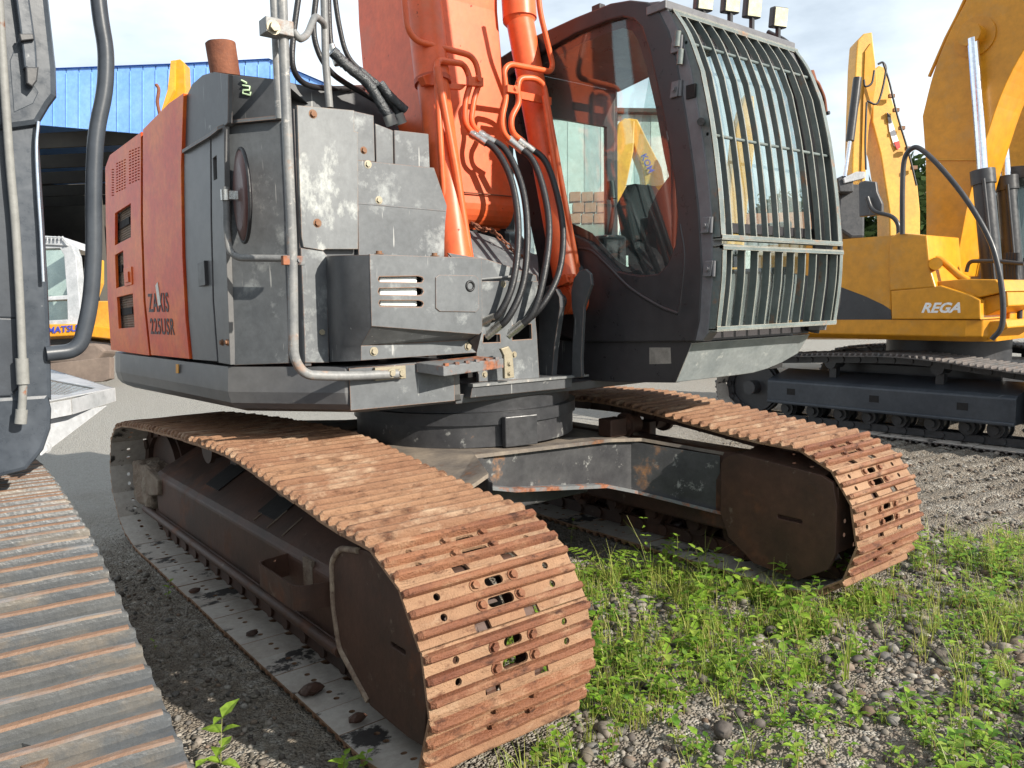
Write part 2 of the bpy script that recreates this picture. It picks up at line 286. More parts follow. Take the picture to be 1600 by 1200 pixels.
# ------------------------------------------------------------ ground
def ground_mat():
    g = bpy.data.materials.new('gravel_ground'); g.use_nodes = True; t = g.node_tree; N = t.nodes; K = t.links.new; b = N['Principled BSDF']; b.inputs['Roughness'].default_value = .92; b.inputs['Specular IOR Level'].default_value = .2
    geo = N.new('ShaderNodeNewGeometry'); P = geo.outputs['Position']
    def nz(s, d=8, r=.65):
        n = N.new('ShaderNodeTexNoise'); n.inputs['Scale'].default_value = s; n.inputs['Detail'].default_value = d; n.inputs['Roughness'].default_value = r; K(P, n.inputs['Vector']); return n.outputs[0]
    def mr(v, a, c, d=0, e=1):
        n = N.new('ShaderNodeMapRange'); n.inputs[1].default_value = a; n.inputs[2].default_value = c; n.inputs[3].default_value = d; n.inputs[4].default_value = e; K(v, n.inputs[0]); return n.outputs[0]
    def mc(f, a, c):
        n = N.new('ShaderNodeMix'); n.data_type = 'RGBA'; K(f, n.inputs[0])
        for i, x in ((6, a), (7, c)):
            if isinstance(x, tuple): n.inputs[i].default_value = x+(1,)
            else: K(x, n.inputs[i])
        return n.outputs[2]
    vo = N.new('ShaderNodeTexVoronoi'); vo.inputs['Scale'].default_value = 42; K(P, vo.inputs['Vector'])
    v2 = N.new('ShaderNodeTexVoronoi'); v2.inputs['Scale'].default_value = 95; K(P, v2.inputs['Vector'])
    c = mc(mr(nz(.5), .35, .65), (.33, .285, .225), (.24, .215, .18))
    bw = N.new('ShaderNodeRGBToBW'); K(vo.outputs['Color'], bw.inputs[0]); bw2 = N.new('ShaderNodeRGBToBW'); K(v2.outputs['Color'], bw2.inputs[0])
    c = mc(mr(bw.outputs[0], .2, .8), c, (.40, .38, .34)); c = mc(mr(bw2.outputs[0], .55, .9, 0, .7), c, (.12, .105, .09)); c = mc(mr(nz(7), .55, .75, 0, .6), c, (.16, .13, .095))
    # finer, darker rubble near the machines, paler dusty yard beyond
    sx = N.new('ShaderNodeSeparateXYZ'); K(P, sx.inputs[0]); ad = N.new('ShaderNodeMath'); ad.operation = 'ADD'; K(sx.outputs['Y'], ad.inputs[0]); K(mr(nz(.8), 0, 1, -1.5, 1.5), ad.inputs[1])
    c = mc(mr(nz(3.1), .42, .6, 0, .55), c, (.13, .10, .07)); c = mc(mr(ad.outputs[0], -3.5, -1.0), mc(mr(bw2.outputs[0], .2, .8), (.27, .258, .235), (.35, .335, .305)), mc(mr(nz(20), .4, .65), c, (.15, .125, .10)))
    K(c, b.inputs['Base Color'])
    m1 = N.new('ShaderNodeMath'); m1.operation = 'ADD'; K(vo.outputs['Distance'], m1.inputs[0]); K(v2.outputs['Distance'], m1.inputs[1])
    bp = N.new('ShaderNodeBump'); bp.invert = True; bp.inputs['Strength'].default_value = .9; bp.inputs['Distance'].default_value = .02; K(m1.outputs[0], bp.inputs['Height']); K(bp.outputs[0], b.inputs['Normal']); return g
GM = ground_mat()
def gh(x, y):
    return (.018*math.sin(x*2.1+1.3)*math.sin(y*1.7+.4)+.010*math.sin(x*5.3+y*3.1)+.006*math.sin(x*11.7-y*9.1)) * (1 if y > .9 and x < 1.0 else .35) - .004
mb = MB()
nx, ny = 200, 170; X0, X1, Y0, Y1 = -8, 4, -5, 5
def gz(x, y):
    k = min(1, max(0, min(x-X0, X1-x, y-Y0, Y1-y)/.6)); z = gh(x, y)
    # grouser prints pressed into the gravel beyond the right track
    if -6.2 < x < -2.1 and -.6 < y < 3: z += .016*math.sin((y*.93+x*.12)*2*math.pi/.19)*min(1, (x+6.2)*2, (-2.1-x)*3, (y+.6)*2)
    return z*k-.012*(1-k)
vs = [(X0+(X1-X0)*i/nx, Y0+(Y1-Y0)*j/ny*1.0, gz(X0+(X1-X0)*i/nx, Y0+(Y1-Y0)*j/ny)) for j in range(ny+1) for i in range(nx+1)]
fs = [(j*(nx+1)+i, j*(nx+1)+i+1, (j+1)*(nx+1)+i+1, (j+1)*(nx+1)+i) for j in range(ny) for i in range(nx)]
mb.add(vs, fs, 0, True)
R_ = 420; z0 = -.012
o4 = [(X0, Y0), (X1, Y0), (X1, Y1), (X0, Y1)]; O4 = [(-R_, -R_), (R_, -R_), (R_, R_), (-R_, R_)]
mb.add([(a, b, z0) for a, b in o4]+[(a, b, z0) for a, b in O4], [(0, 1, 5, 4), (1, 2, 6, 5), (2, 3, 7, 6), (3, 0, 4, 7)])
tag(mb.build('ground', GM, org=Vector((0, 0, 0))), 'grey gravel yard with dusty patches under the machines', kind='structure')
# ------------------------------------------------------------ tracks
TIP = [(-2.0, .40), (-1.95, .57), (-1.84, .71), (-1.62, .775), (-1.2, .812), (-.66, .842), (-.2, .862), (.2, .868), (.5, .852), (1.0, .800), (1.3, .768), (1.52, .762), (1.64, .735), (1.74, .66), (1.82, .55), (1.86, .42), (1.865, .30), (1.83, .19), (1.76, .09), (1.64, .03), (1.45, .0), (1.0, 0), (.5, 0), (0, 0), (-.5, 0), (-1.0, 0), (-1.45, 0), (-1.68, .04), (-1.85, .12), (-1.96, .24)]
def ring_path(off):
    p = spline([Vector((0, a, b)) for a, b in TIP], 8, True); n = len(p); out = []
    for i in range(n):
        t = (p[(i+1) % n]-p[i-1]).normalized(); nrm = Vector((0, t.z, -t.y))       # inward for a clockwise loop seen from +x
        out.append(p[i]+nrm*off)
    return out
def resample(p, n, phase):
    L = [0]
    for i in range(len(p)): L.append(L[-1]+(p[(i+1) % len(p)]-p[i]).length)
    tot = L[-1]; out = []
    def f(s):
        s %= tot
        for i in range(len(p)):
            if s <= L[i+1]: return p[i].lerp(p[(i+1) % len(p)], (s-L[i])/(L[i+1]-L[i]+1e-9))
    return [f(tot*(k/n)+phase) for k in range(n)], tot/n
NS = 46
PL = ring_path(.030); _, PITCH = resample(PL, NS, 0)
def shoe_mesh(name, mats, W=.62, holes=True, p=PITCH, tip=.20):
    h = p/2; mb = MB(); b1, b2, b3 = -h+.018, -h+.018+p/3, -h+.018+2*p/3
    out = [(-W/2, -h-.003), (W/2, -h-.003), (W/2, h-.006)]
    for cx in (.092, -.092): out += [(cx+.028, h-.006), (cx+.026, h-.030), (cx+.014, h-.044), (cx-.014, h-.044), (cx-.026, h-.030), (cx-.028, h-.006)]
    out += [(-W/2, h-.006)]
    hs = []
    m1 = (b1+b2)/2; m2 = (b2+b3)/2
    if holes:
        hs = [rrect(-.034, m1-.013, .034, m1+.013, .012, 3), rrect(-.048, m2-.015, .048, m2+.015, .013, 3)] + [circ(s*.205, y, .0115, 10) for s in (-1, 1) for y in (m1, m2)]
    v, f = curve_mesh([out]+hs, .005)
    for q in f:
        zs = [v[i].z for i in q]; mi = 1 if max(zs) < 0 else 0
        mb.add([v[i] for i in q], [tuple(range(len(q)))], mi)
    jit = random.Random(3)
    for b, hh in ((b1, .027), (b2, .023), (b3, .025)):
        prof = [(-.0135, 0), (-.012, hh*.5), (-.0098, hh*.86), (-.0055, hh), (.0055, hh), (.0098, hh*.86), (.012, hh*.5), (.0135, 0)]
        secs = []
        for i, x in enumerate([-W/2, -W/2+.012]+[-W/2+.012+(W-.024)*k/8 for k in range(1, 8)]+[W/2-.012, W/2]):
            e = .55 if x in (-W/2, W/2) else 1; d = jit.uniform(-.0018, .001) if e == 1 else 0
            secs.append([Vector((x, b+y*(1 if e == 1 else .8), .005+(z*e if z else 0)+(d if z else 0))) for y, z in prof])
        n0 = len(mb.f); mb.loft(secs, 0)
        for k in range(n0, len(mb.f)):
            q = mb.f[k]
            if sum(mb.v[i].z for i in q)/len(q) > .005+hh*tip: mb.m[k] = 2
    if holes:
        for sx in (-1, 1):
            for y in (m1, m2): bolt_mb(mb, (sx*.072, y, .005), (0, 0, 1), .0125, .014, 2); 
    me = bpy.data.meshes.new(name); me.from_pydata(mb.v, [], mb.f)
    for x in mats: me.materials.append(x)
    for i, q in enumerate(me.polygons): q.material_index = mb.m[i]
    b = bmesh.new(); b.from_mesh(me); bmesh.ops.remove_doubles(b, verts=b.verts, dist=1e-5); bmesh.ops.recalc_face_normals(b, faces=b.faces); b.to_mesh(me); b.free()
    return me
def track(parent, T, shoe, mlink, phase=0.0, links=True, NS=NS, alt=None):
    """chain of links (a part) carrying its shoes (sub-parts); T places the track centre"""
    q, p = resample(PL, NS, phase); mb = MB(T)
    for k in range(NS):
        a, b = q[k], q[(k+1) % NS]; t = (b-a).normalized(); n = Vector((0, -t.z, t.y)); c = (a+b)/2-n*.048
        if links:
            for s in (-1, 1):
                x = s*.085
                mb.obox(c+Vector((x, 0, 0)), (.017, 0, 0), t*(p*.50), n*.036)
                mb.cyl(a-n*.05+Vector((x-.03, 0, 0)), a-n*.05+Vector((x+.03, 0, 0)), .034, 10)
            mb.cyl(a-n*.05-Vector((.10, 0, 0)), a-n*.05+Vector((.10, 0, 0)), .024, 8)
    ch = mb.build('track_chain', mlink, parent)
    R3 = T.to_3x3()
    for k in range(NS):
        a, b = q[k], q[(k+1) % NS]; t = (b-a).normalized(); n = Vector((0, -t.z, t.y))
        o = bpy.data.objects.new('track_shoe', alt if alt and (n.y < .3 or n.z < -.62) else shoe); COL.objects.link(o); o.parent = ch
        jx = random.uniform(-.003, .003)
        mm = T @ Matrix.Translation((a+b)/2+n*.002+Vector((jx, 0, 0))) @ Matrix((Vector((-1, 0, 0)), -t*-1, n)).transposed().to_4x4()
        mm = T @ (Matrix.Translation((a+b)/2+n*random.uniform(-.001, .003)+Vector((jx, 0, 0))) @ Matrix((t.cross(n), t, n)).transposed().to_4x4())
        o.matrix_local = Matrix.Translation(-ORG[ch.name]) @ mm
    return ch
def wheels(parent, T, mf, sprocket=True):
    Rs = .29
    mb = MB(T); mb.cyl((-.05, 1.46, .385), (.05, 1.46, .385), Rs-.05, 40); mb.cyl((-.13, 1.46, .385), (.13, 1.46, .385), .17, 28)
    for k in range(21):
        a = 2*math.pi*k/21; d = Vector((0, math.cos(a), math.sin(a))); e = Vector((0, -d.z, d.y)); mb.obox(Vector((0, 1.46, .385))+d*(Rs-.04), (.035, 0, 0), d*.045, e*.016)
    mb.build('sprocket', mf, parent)
    mb = MB(T); mb.cyl((-.075, -1.58, .395), (.075, -1.58, .395), Rs-.005, 40); mb.cyl((-.04, -1.58, .395), (.04, -1.58, .395), Rs+.02, 40); mb.cyl((-.2, -1.58, .395), (.2, -1.58, .395), .08, 20); mb.build('idler', mf, parent)
    for y in (-1.12, -.8, -.48, -.16, .16, .48, .8, 1.05):
        MB(T).cyl((-.13, y, .185), (.13, y, .185), .075, 20).cyl((-.16, y, .185), (.16, y, .185), .04, 12).cyl((-.075, y, .185), (-.055, y, .185), .095, 20).cyl((.055, y, .185), (.075, y, .185), .095, 20).build('track_roller', mf, parent)
# ------------------------------------------------------------ the orange excavator: undercarriage
EX = thing('excavator', 'orange and grey excavator with rusty tracks and slatted guard on its cab, in the middle', 'excavator', (0, 0, 0))
XO, XI = 1.4483, .8285; XC = (XO+XI)/2
SHOE = shoe_mesh('track_shoe', [M['shoe'], M['shoein'], M['shoetip']])
TR, TL = Matrix.Translation((XC, 0, 0)), Matrix.Translation((-XC, 0, 0))
SHOE_W = shoe_mesh('track_shoe', [M['shoe'], M['shoein'], M['shoeworn']])
PH = .055
track(EX, TR, SHOE, M['frame'], PH, alt=SHOE_W); track(EX, TL, SHOE, M['frame'], PH, alt=SHOE_W)
wheels(EX, TR, M['frame']); wheels(EX, TL, M['frame'])
for T, s in ((TR, 1), (TL, -1)):
    def q(x, y, z): return (s*(x-XC) if s > 0 else -(x-XC), y, z)
    mb = MB(T); X = lambda x: (x-XC)*s
    sec = [(1.33, .24), (1.335, .475), (1.31, .50), (1.02, .655), (.90, .655), (.86, .50), (.86, .24), (.93, .22), (1.26, .22)]
    mb.loft([[Vector((X(a), y, b)) for a, b in sec] for y in (-1.32, 1.14)])
    mb.box((X(1.33), -1.32, .225), (X(1.352), 1.2, .262))
    fr = mb.build('track_frame', M['frame'], EX, .012)
    MB(T).tube([(X(1.36), -1.5, .245), (X(1.36), 1.12, .245)], .021, 12).build('guide_rail', M['frame'], fr)
    for y, L_ in ((-.62, .2), (.12, .2)):       # dark plates laid on the frame top, painting the shade of slots
        MB(T).prism([(X(1.26), y, .530), (X(1.26), y+L_, .530), (X(1.08), y+L_-.03, .627), (X(1.08), y-.03, .627)], (0, 0, .004)).build('slot_shade', M['void'], fr)
    for y in (.17, .33, .49): MB(T).tube([(X(1.30), y, .508), (X(1.20), y-.02, .562)], .004, 6).build('weld_bead', M['dust'], fr)
    for y in (-.62, .36):       # carrier rollers and their brackets
        b = MB(T).cyl((X(1.12), y, .725), (X(1.22), y, .725), .062, 20).cyl((X(1.22), y, .725), (X(1.245), y, .725), .085, 20); b.box((X(1.05), y-.05, .58), (X(1.11), y+.05, .72)); b.build('carrier_roller', M['frame'], EX, .004)
# sprocket guard of the near track, traced with its raised weld rim
GP = [(1.09, .57), (1.12, .615), (1.17, .635), (1.36, .665), (1.47, .655), (1.60, .56), (1.68, .45), (1.69, .28), (1.665, .145), (1.58, .135), (1.34, .14), (1.12, .26), (1.085, .42)]
def gprism(x0, x1, P): mb = MB(); return mb.prism([(x0, a, b) for a, b in P], (x1-x0, 0, 0))
slot = rrect(1.49, .392, 1.585, .414, .009, 3)
v, f = curve_mesh([GP, slot], .010, .003)
mb = MB(); mb.add([(1.352+a.z, a.x, a.y) for a in v], f); mb.prism([(1.12, 1.1, .25), (1.12, 1.66, .18), (1.12, 1.6, .6), (1.12, 1.12, .6)], (.005, 0, 0)); mb.box((1.13, 1.09, .3), (1.34, 1.115, .6))
gp = mb.build('sprocket_guard', M['frame'], EX)
MB().tube(fillet([(1.366, 1.30, .655), (1.366, 1.17, .632), (1.366, 1.10, .57), (1.366, 1.095, .42), (1.366, 1.13, .265), (1.366, 1.33, .15)], .03), .011, 8).build('weld_rim', M['weld'], gp)
# U shaped boarding step on the near frame
st = fillet([(1.33, .62, .43), (1.47, .64, .43), (1.47, 1.02, .43), (1.35, 1.04, .43)], .05)
mb = MB(); mb.loft([[p+Vector((0, 0, -.045)), p+Vector((0, 0, .045)), p+Vector((0, 0, .045))+d, p+Vector((0, 0, -.045))+d] for p, d in zip(st, [((p-Vector((1.33, .83, .43))).normalized()*-.010) for p in st])])
mb.build('boarding_step', M['frame'], EX)
MB().box((1.325, .78, .39), (1.338, .86, .50)).build('step_bracket', M['dust'], EX)
# mud caked idler yoke at the far end
mb = MB(); mb.box((1.06, -1.80, .24), (1.36, -1.42, .50)); y_ = mb.build('idler_yoke', M['dust'], EX, .03, 3)
tx = bpy.data.textures.new('lumps', 'CLOUDS'); tx.noise_scale = .07
md = y_.modifiers.new('s', 'SUBSURF'); md.subdivision_type = 'SIMPLE'; md.levels = md.render_levels = 4; md = y_.modifiers.new('d', 'DISPLACE'); md.texture = tx; md.strength = .035; md.texture_coords = 'LOCAL'
MB().prism([(1.36, -1.40, .50), (1.36, -1.18, .47), (1.36, -1.20, .38), (1.36, -1.40, .34), (1.36, -1.52, .40)], (-.05, 0, 0)).build('yoke_bracket', M['dust'], EX, .01)
# clods and stones lying on the inside of the bottom run
for (y, x, z, r) in ((.95, 1.40, .055, .028), (1.25, 1.37, .06, .02), (.3, 1.38, .05, .016), (-.4, 1.41, .05, .018)):
    b = MB(); 
    b2 = bmesh.new(); bmesh.ops.create_icosphere(b2, subdivisions=2, radius=1)
    b.add([(x+v.co.x*r*1.6+random.uniform(-.3, .3)*r, y+v.co.y*r+random.uniform(-.2, .2)*r, z+v.co.z*r*.8) for v in b2.verts], [tuple(v.index for v in q.verts) for q in b2.faces]); b2.free()
    o = b.build('clod_of_earth', M['frame']); tag(o, {.95: 'dark lump of earth on the near track beside the guard plate', 1.25: 'small dark lump of earth nearest the guard plate', .3: 'small clod on the lower track run under the frame', -.4: 'small clod on the far lower track run'}[y], 'clod')
# far track inner guard
GP2 = [(1.13, .64), (1.20, .665), (1.66, .625), (1.715, .60), (1.735, .5), (1.735, .27), (1.70, .19), (1.55, .10), (1.30, .12), (1.15, .22), (1.10, .34), (1.10, .60)]
v, f = curve_mesh([GP2, rrect(1.43, .375, 1.57, .400, .010, 3)], .010, .003)
mb = MB(); mb.add([(-.84+a.z, a.x, a.y) for a in v], f); mb.prism([(-1.12, 1.12, .22), (-1.12, 1.68, .18), (-1.12, 1.68, .6), (-1.12, 1.12, .6)], (.005, 0, 0)); mb.box((-1.1, 1.715, .27), (-.85, 1.735, .58)); mb.prism([(-.85, 1.2, .663), (-.85, 1.66, .623), (-1.10, 1.66, .66), (-1.10, 1.2, .7)], (0, 0, -.012))
mb.cyl((-.95, 1.46, .385), (-.853, 1.46, .385), .24, 30); mb.build('sprocket_guard', M['frame'], EX)
# chassis: top plate, arms, curved web and slewing ring
cb = MB()
A = [(.62, 1.02), (.43, .66), (-.45, .66), (-.66, .70), (-.9, 1.07), (-.9, .72), (-.62, .2), (-.62, -.5), (-.9, -1.0), (-.9, -1.3), (-.35, -.8), (.35, -.8), (.9, -1.3), (.9, -1.0), (.66, -.4), (.66, .3), (.95, .85), (.95, 1.15)]
Z = lambda x, y: .755-.05*min(1, max(0, -x)/.66)-(.06 if (x < -.8 or x > .9) else 0)
cb.loft([[Vector((a, b, Z(a, b)-.018)) for a, b in A], [Vector((a, b, Z(a, b))) for a, b in A]])
cb.build('chassis_top_plate', M['cartop'], EX, .004)
wb = [(.66, 1.10), (.50, .80), (.43, .685), (.36, .64), (.2, .625), (-.42, .625), (-.62, .66), (-.87, 1.06)]
zt = [.735, .735, .735, .735, .73, .70, .685, .63]; zb = [.50, .55, .60, .60, .56, .48, .42, .33]
W1 = [Vector((a, b, c)) for (a, b), c in zip(wb, zt)]; W0 = [Vector((a, b, c)) for (a, b), c in zip(wb, zb)]
mb = MB(); n = len(wb)
for i in range(n-1): mb.prism([W0[i], W0[i+1], W1[i+1], W1[i]], (0, -.02, 0))
mb.build('chassis_web', M['carbody'], EX)
mb = MB(); fl = [Vector((p.x, p.y+.05, p.z)) for p in W0]; mb.loft([[a+Vector((0, -.12, 0)), b, b-Vector((0, 0, .018)), a+Vector((0, -.12, -.018))] for a, b in zip(W0, fl)]); mb.build('web_flange', M['rustplate'], EX)
MB().box((-.4, -.6, .42), (.4, .55, .7)).build('chassis_box', M['carbody'], EX, .01)
mb = MB(); mb.cyl((0, -.02, .75), (0, -.02, .86), .60, 64); mb.build('slewing_ring_base', M['carbody'], EX, .01)
MB().cyl((0, -.02, .861), (0, -.02, .92), .615, 72).cyl((0, -.02, .921), (0, -.02, .985), .58, 72).build('slewing_ring', M['black'], EX, .006)
mb = MB(); mb.prism([(.02, .60, .75), (.20, .57, .75), (.20, .57, .90), (.02, .60, .90)], (0, .03, 0)); mb.build('ring_lug', M['black'], EX, .005)
for (px, py) in ((975, 664), (850, 643)):
    c = at(px, py, ('x', -.80)); mb = MB(); mb.cyl(c+Vector((-.1, 0, 0)), c+Vector((.03, 0, 0)), .055, 18); mb.cyl(c+Vector((-.02, 0, 0)), c+Vector((.0, 0, 0)), .072, 18); mb.box(c+Vector((.03, -.05, -.05)), c+Vector((.16, .05, .05))); mb.build('inner_carrier_roller', M['frame'], EX, .005)

# ------------------------------------------------------------ upper body
L1 = ('l', (1.45, -1.7), (1.35, .10)); L2 = ('l', (1.35, .10), (1.13, .385)); F1 = ('y', .44); FB = ('y', .72)
# revolving frame skirt: rounded lower edge round the right side and front
plan = [(-.9, -2.0), (-.2, -2.12), (.6, -2.05), (1.05, -1.98), (1.30, -1.86), (1.425, -1.70), (1.44, -1.5), (1.40, -.8), (1.36, -.1), (1.35, .10), (1.17, .335), (1.01, .545), (.50, .60), (.46, .60), (.46, -.5)]
sk = []
for z, o_, in ((1.195, .0), (1.085, .008), (1.035, -.004), (1.008, -.03), (.992, -.075), (.985, -.14)):
    s_ = []
    for a, b in plan:
        d = Vector((a*1.0, b*.9, 0)).normalized(); s_.append(Vector((a, b, z))+d*o_)
    sk.append(s_)
skirt = MB().loft(sk).build('side_skirt', M['side'], EX, .003)
MB().prism([(1.0, .5555, 1.19), (1.0, .556, 1.01), (.93, .556+.006, 1.01), (.5, .606, 1.01), (.5, .606, 1.19)], (0, .006, 0)).build('skirt_patch', M['grey'], skirt)
MB().box((-1.3, -1.5, .985), (.46, .56, 1.03)).build('revolving_frame', M['dark'], EX, .004)
# rear counterweight mass under the covers
cw = [(1.40, -1.2), (1.40, -1.68), (1.28, -1.85), (1.0, -1.97), (.4, -2.06), (-.4, -2.06), (-1.0, -1.97), (-1.3, -1.8), (-1.40, -1.55), (-1.40, -1.2)]
MB().loft([[Vector((a*k_, b*k_, z)) for a, b in cw] for z, k_ in ((1.2, .985), (1.5, .985), (1.62, .96))]).build('counterweight', M['orange_old'], EX, .02, 3)
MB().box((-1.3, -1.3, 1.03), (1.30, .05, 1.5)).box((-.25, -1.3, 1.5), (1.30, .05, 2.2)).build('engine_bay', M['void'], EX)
# orange engine door with louvres and openings
def px_slots(x0, y0, x1, y1, c, r, dx=0):
    out = []
    for i in range(c):
        for j in range(r):
            a = x0+(x1-x0)*i/c; b = y0+(y1-y0)*j/r+(i*dx); w_, h_ = (x1-x0)/c*.74, (y1-y0)/r*.58; out.append([(a, b), (a+w_, b+dx*.6), (a+w_, b+h_+dx*.6), (a, b+h_)])
    return out
door = [(220.5, 207), (220.5, 350), (224.5, 470), (233.5, 555), (205, 551), (174, 546), (169, 470), (166, 350), (165, 262), (172, 243)]
holes = [[(180, 333), (205, 317), (205, 371), (180, 384)], [(180, 398), (193, 391), (195, 447), (182, 451)], [(183, 464), (208, 458), (211, 512), (186, 514)]]
holes += px_slots(202, 236, 220, 290, 4, 12, -1.9)+px_slots(182, 255, 198, 303, 4, 11, -1.9)+px_slots(175, 264, 180, 308, 1, 11)
d = plate(MB(), door, holes, L1, .012).build('engine_door', M['orange_old'], EX)
plate(MB(), [(303, 146+16), (303, 560), (235, 557), (174, 548), (168, 470), (166.5, 350), (167, 264), (173, 246), (222, 210), (270, 166)], [], L1, .004, off=-.062, bev=0).build('shade_backing', M['void'], EX)  # near-black sheet painting the shade behind the door seam, louvres and grilles
for h in holes[:3]:
    q = pts(h, ('l', (1.418, -1.7), (1.318, .10))); u = q[3]-q[0]; v_ = q[1]-q[0]; mb = MB(); e = Vector((.03, 0, 0))
    q0 = [p-v_*.02 for p in q]
    for k in range(15):
        t = k/14; mb.tube([q[0].lerp(q[1], t), q[3].lerp(q[2], t)], .0028, 4)
        mb.tube([q[0].lerp(q[3], t), q[1].lerp(q[2], t)], .0028, 4)
    mb.build('grille', M['mesh'], d)
    s_ = q[0].lerp(q[3], .5); t_ = q[1].lerp(q[2], .5); mb = MB(); mb.prism([s_+Vector((.006, 0, -.02)), t_+Vector((.006, 0, -.02)), t_+Vector((.006, 0, .02)), s_+Vector((.006, 0, .02))], (.005, 0, 0)); mb.build('grille_bar', M['void'], d)
mb = plate(MB(), [(195, 420), (207, 417), (208, 444), (197, 447)], [], L1, .01, off=.006); la = mb.build('door_latch', M['orange_old'], d, .002)
plate(MB(), [(199, 428), (204, 425), (205, 440), (200, 441)], [], L1, .008, off=.014).build('latch_paddle', M['orange_old'], la)
# plain orange side panel, curved in at its top
sp = [(222, 206), (222, 350), (226, 470), (235, 554), (302, 561), (296, 500), (291, 400), (289, 260), (290, 236), (293, 146), (270, 162)]
sp2 = [(228.5, 203), (228.5, 350), (232.5, 470), (241.0, 554), (301, 560), (295, 500), (290, 400), (288, 260), (289, 236), (292, 147), (270, 162)]
pn = plate(MB(), sp2, [], L1, .02, off=.014).build('side_panel', M['orange_old'], EX, .008)
# hood roof over the engine, sloping away from the panel's top edge
tp = pts([(165, 262), (172, 243), (222, 206), (270, 162), (293, 147)], L1)
mb = MB(); mb.loft([[p+Vector((0, 0, -.02)) for p in tp], [p+Vector((-.02, 0, .012)) for p in tp], [p+Vector((-.12, 0, .035)) for p in tp], [Vector((-.25, p.y, p.z+.02)) for p in tp], [Vector((-.25, p.y, p.z-.5)) for p in tp]], closed=False, caps=False)
mb.build('engine_hood', M['orange_old'], EX)
ex, up = (pts([(365, 572)], L1)[0]-pts([(172, 550)], L1)[0]).normalized(), Vector((0, 0, 1)); nn = ex.cross(up)
org = at(238, 487, L1)+nn*.016
text('model_name_lettering', 'ZAXIS', org, ex, up, .135, M['inkblack'], pn, bold=.012, width=.78, spacing=1.12)
org = at(241, 521, L1)+nn*.016
text('model_number_lettering', '225USR', org, ex, up, .115, M['inkblack'], pn, bold=.012, width=.88, spacing=1.12)
plate(MB(), [(249, 446), (252, 441), (257, 476), (253, 478)], [], L1, .003, off=.0195, bev=0).build('lettering_stripe', M['inkcut'], pn)
plate(MB(), [(276, 569), (280, 569), (280, 583), (276, 583)], [], ('l', (1.458, -1.7), (1.358, .10)), .003, off=.004, bev=0).build('yellow_mark', M['yellow'], EX)
# grey panels between orange panel and corner
g1 = [(290, 239), (330, 216), (331, 350), (334, 470), (341, 564), (303, 561), (297, 500), (292, 400), (290, 300)]
plate(MB(), g1, [], L1, .02, off=.004).build('tank_side_panel', M['side'], EX, .004)
g2 = [(332, 216), (345, 206), (349, 560), (364, 569), (342, 565), (336, 470), (333, 350)]
g2 = [(332, 215), (351, 197), (353, 350), (361, 569), (343, 566), (336, 470), (333, 350)]
sp_ = plate(MB(), g2, [[(333.5, 247), (340, 242), (341, 280), (335, 283)]], L1, .02, off=.002).build('corner_post', M['side'], EX)
plate(MB(), [(316, 412), (326, 408), (328, 445), (318, 447)], [], L1, .02, off=.02).build('door_handle', M['black'], EX, .005)
lk = MB(); 
for px in (349, 357): bolt_mb(lk, at(px, 535, L1)+nn*.004, nn, .010, .012)
lk.build('panel_lock', M['bolt'], EX)
# fuel tank door on the chamfered corner
dr = [(351, 205), (370, 196), (445, 189), (449, 300), (452, 567), (367, 570), (361, 500), (353, 350)]
dd = plate(MB(), dr, [], L2, .03, off=.004).build('tank_door', M['grey'], EX, .006)
# black top cover with rust lip and stack
tc_ = [(290, 235), (292, 148), (300, 130), (316, 116), (333, 112), (440, 125), (440, 184), (372, 191), (345, 206), (332, 215)]
P1 = pts([(289, 233), (291, 150), (300, 131), (316, 117), (333, 112), (357, 116), (356, 192), (345, 204)], L1); 
mb = MB(); mb.prism(P1, (-.02, 0, 0)); lid = mb.build('top_cover_side', M['dark'], EX, .004)
P2 = pts([(358, 116), (440, 125), (440, 186), (357, 192)], L2)
mb = MB(); mb.prism(P2, (-.015, -.015, 0)); tcf = mb.build('top_cover_front', M['dark'], EX, .003)
n2 = (P2[1]-P2[0]).cross(Vector((0, 0, 1))).normalized(); n2 = n2 if n2.dot(CAM-P2[0]) > 0 else -n2
gm = MB()
for seg in ([(378, 126), (386, 130)], [(380, 134), (391, 136), (391, 141), (381, 141), (380, 147), (392, 149), (392, 144)]):
    gm.tube([p+n2*.004 for p in pts(seg, L2)], .0045, 6)
gm.build('chalk_mark', M['green'], tcf)
mb = MB(); pa, pb, pc, pd = at(291, 150, L1), at(333, 112, L1), at(440, 125, L2), at(357, 115, L2)
mb.add([pa, pb, pd, pc, pc+Vector((-.5, -.6, 0)), pb+Vector((-1.2, -.6, 0)), pa+Vector((-1.2, -.3, 0))], [(0, 1, 5, 6), (1, 2, 3, 4, 5)]); mb.build('top_cover_roof', M['dark'], EX)
mb = MB(); rl = [at(290, 238, L1), at(332, 213, L1), at(345, 203, L1), at(369, 192, L2), at(441, 185, L2)]
mb.loft([[p+o_*1.0 for o_ in (Vector((0, 0, -.008)), Vector((.022, .022, -.008)), Vector((.022, .022, .006)), Vector((0, 0, .006)))] for p in rl]); mb.build('cover_lip', M['grey'], EX)
c = at(355, 112, ('l', (1.2, .0), (1.0, .2))); r_ = pxr(22, c); t = c+Vector((.02, -.01, pxr(42, c)))
mb = MB(); mb.cyl(c-Vector((0, 0, .1)), t, r_, 32, 0, r_*1.03); mb.build('exhaust_stack', M['rust'], EX); mb = MB(); mb.cyl(t-Vector((0, 0, .06)), t+Vector((0, 0, .0015)), r_*.9, 24); mb.build('exhaust_mouth', M['void'], EX)
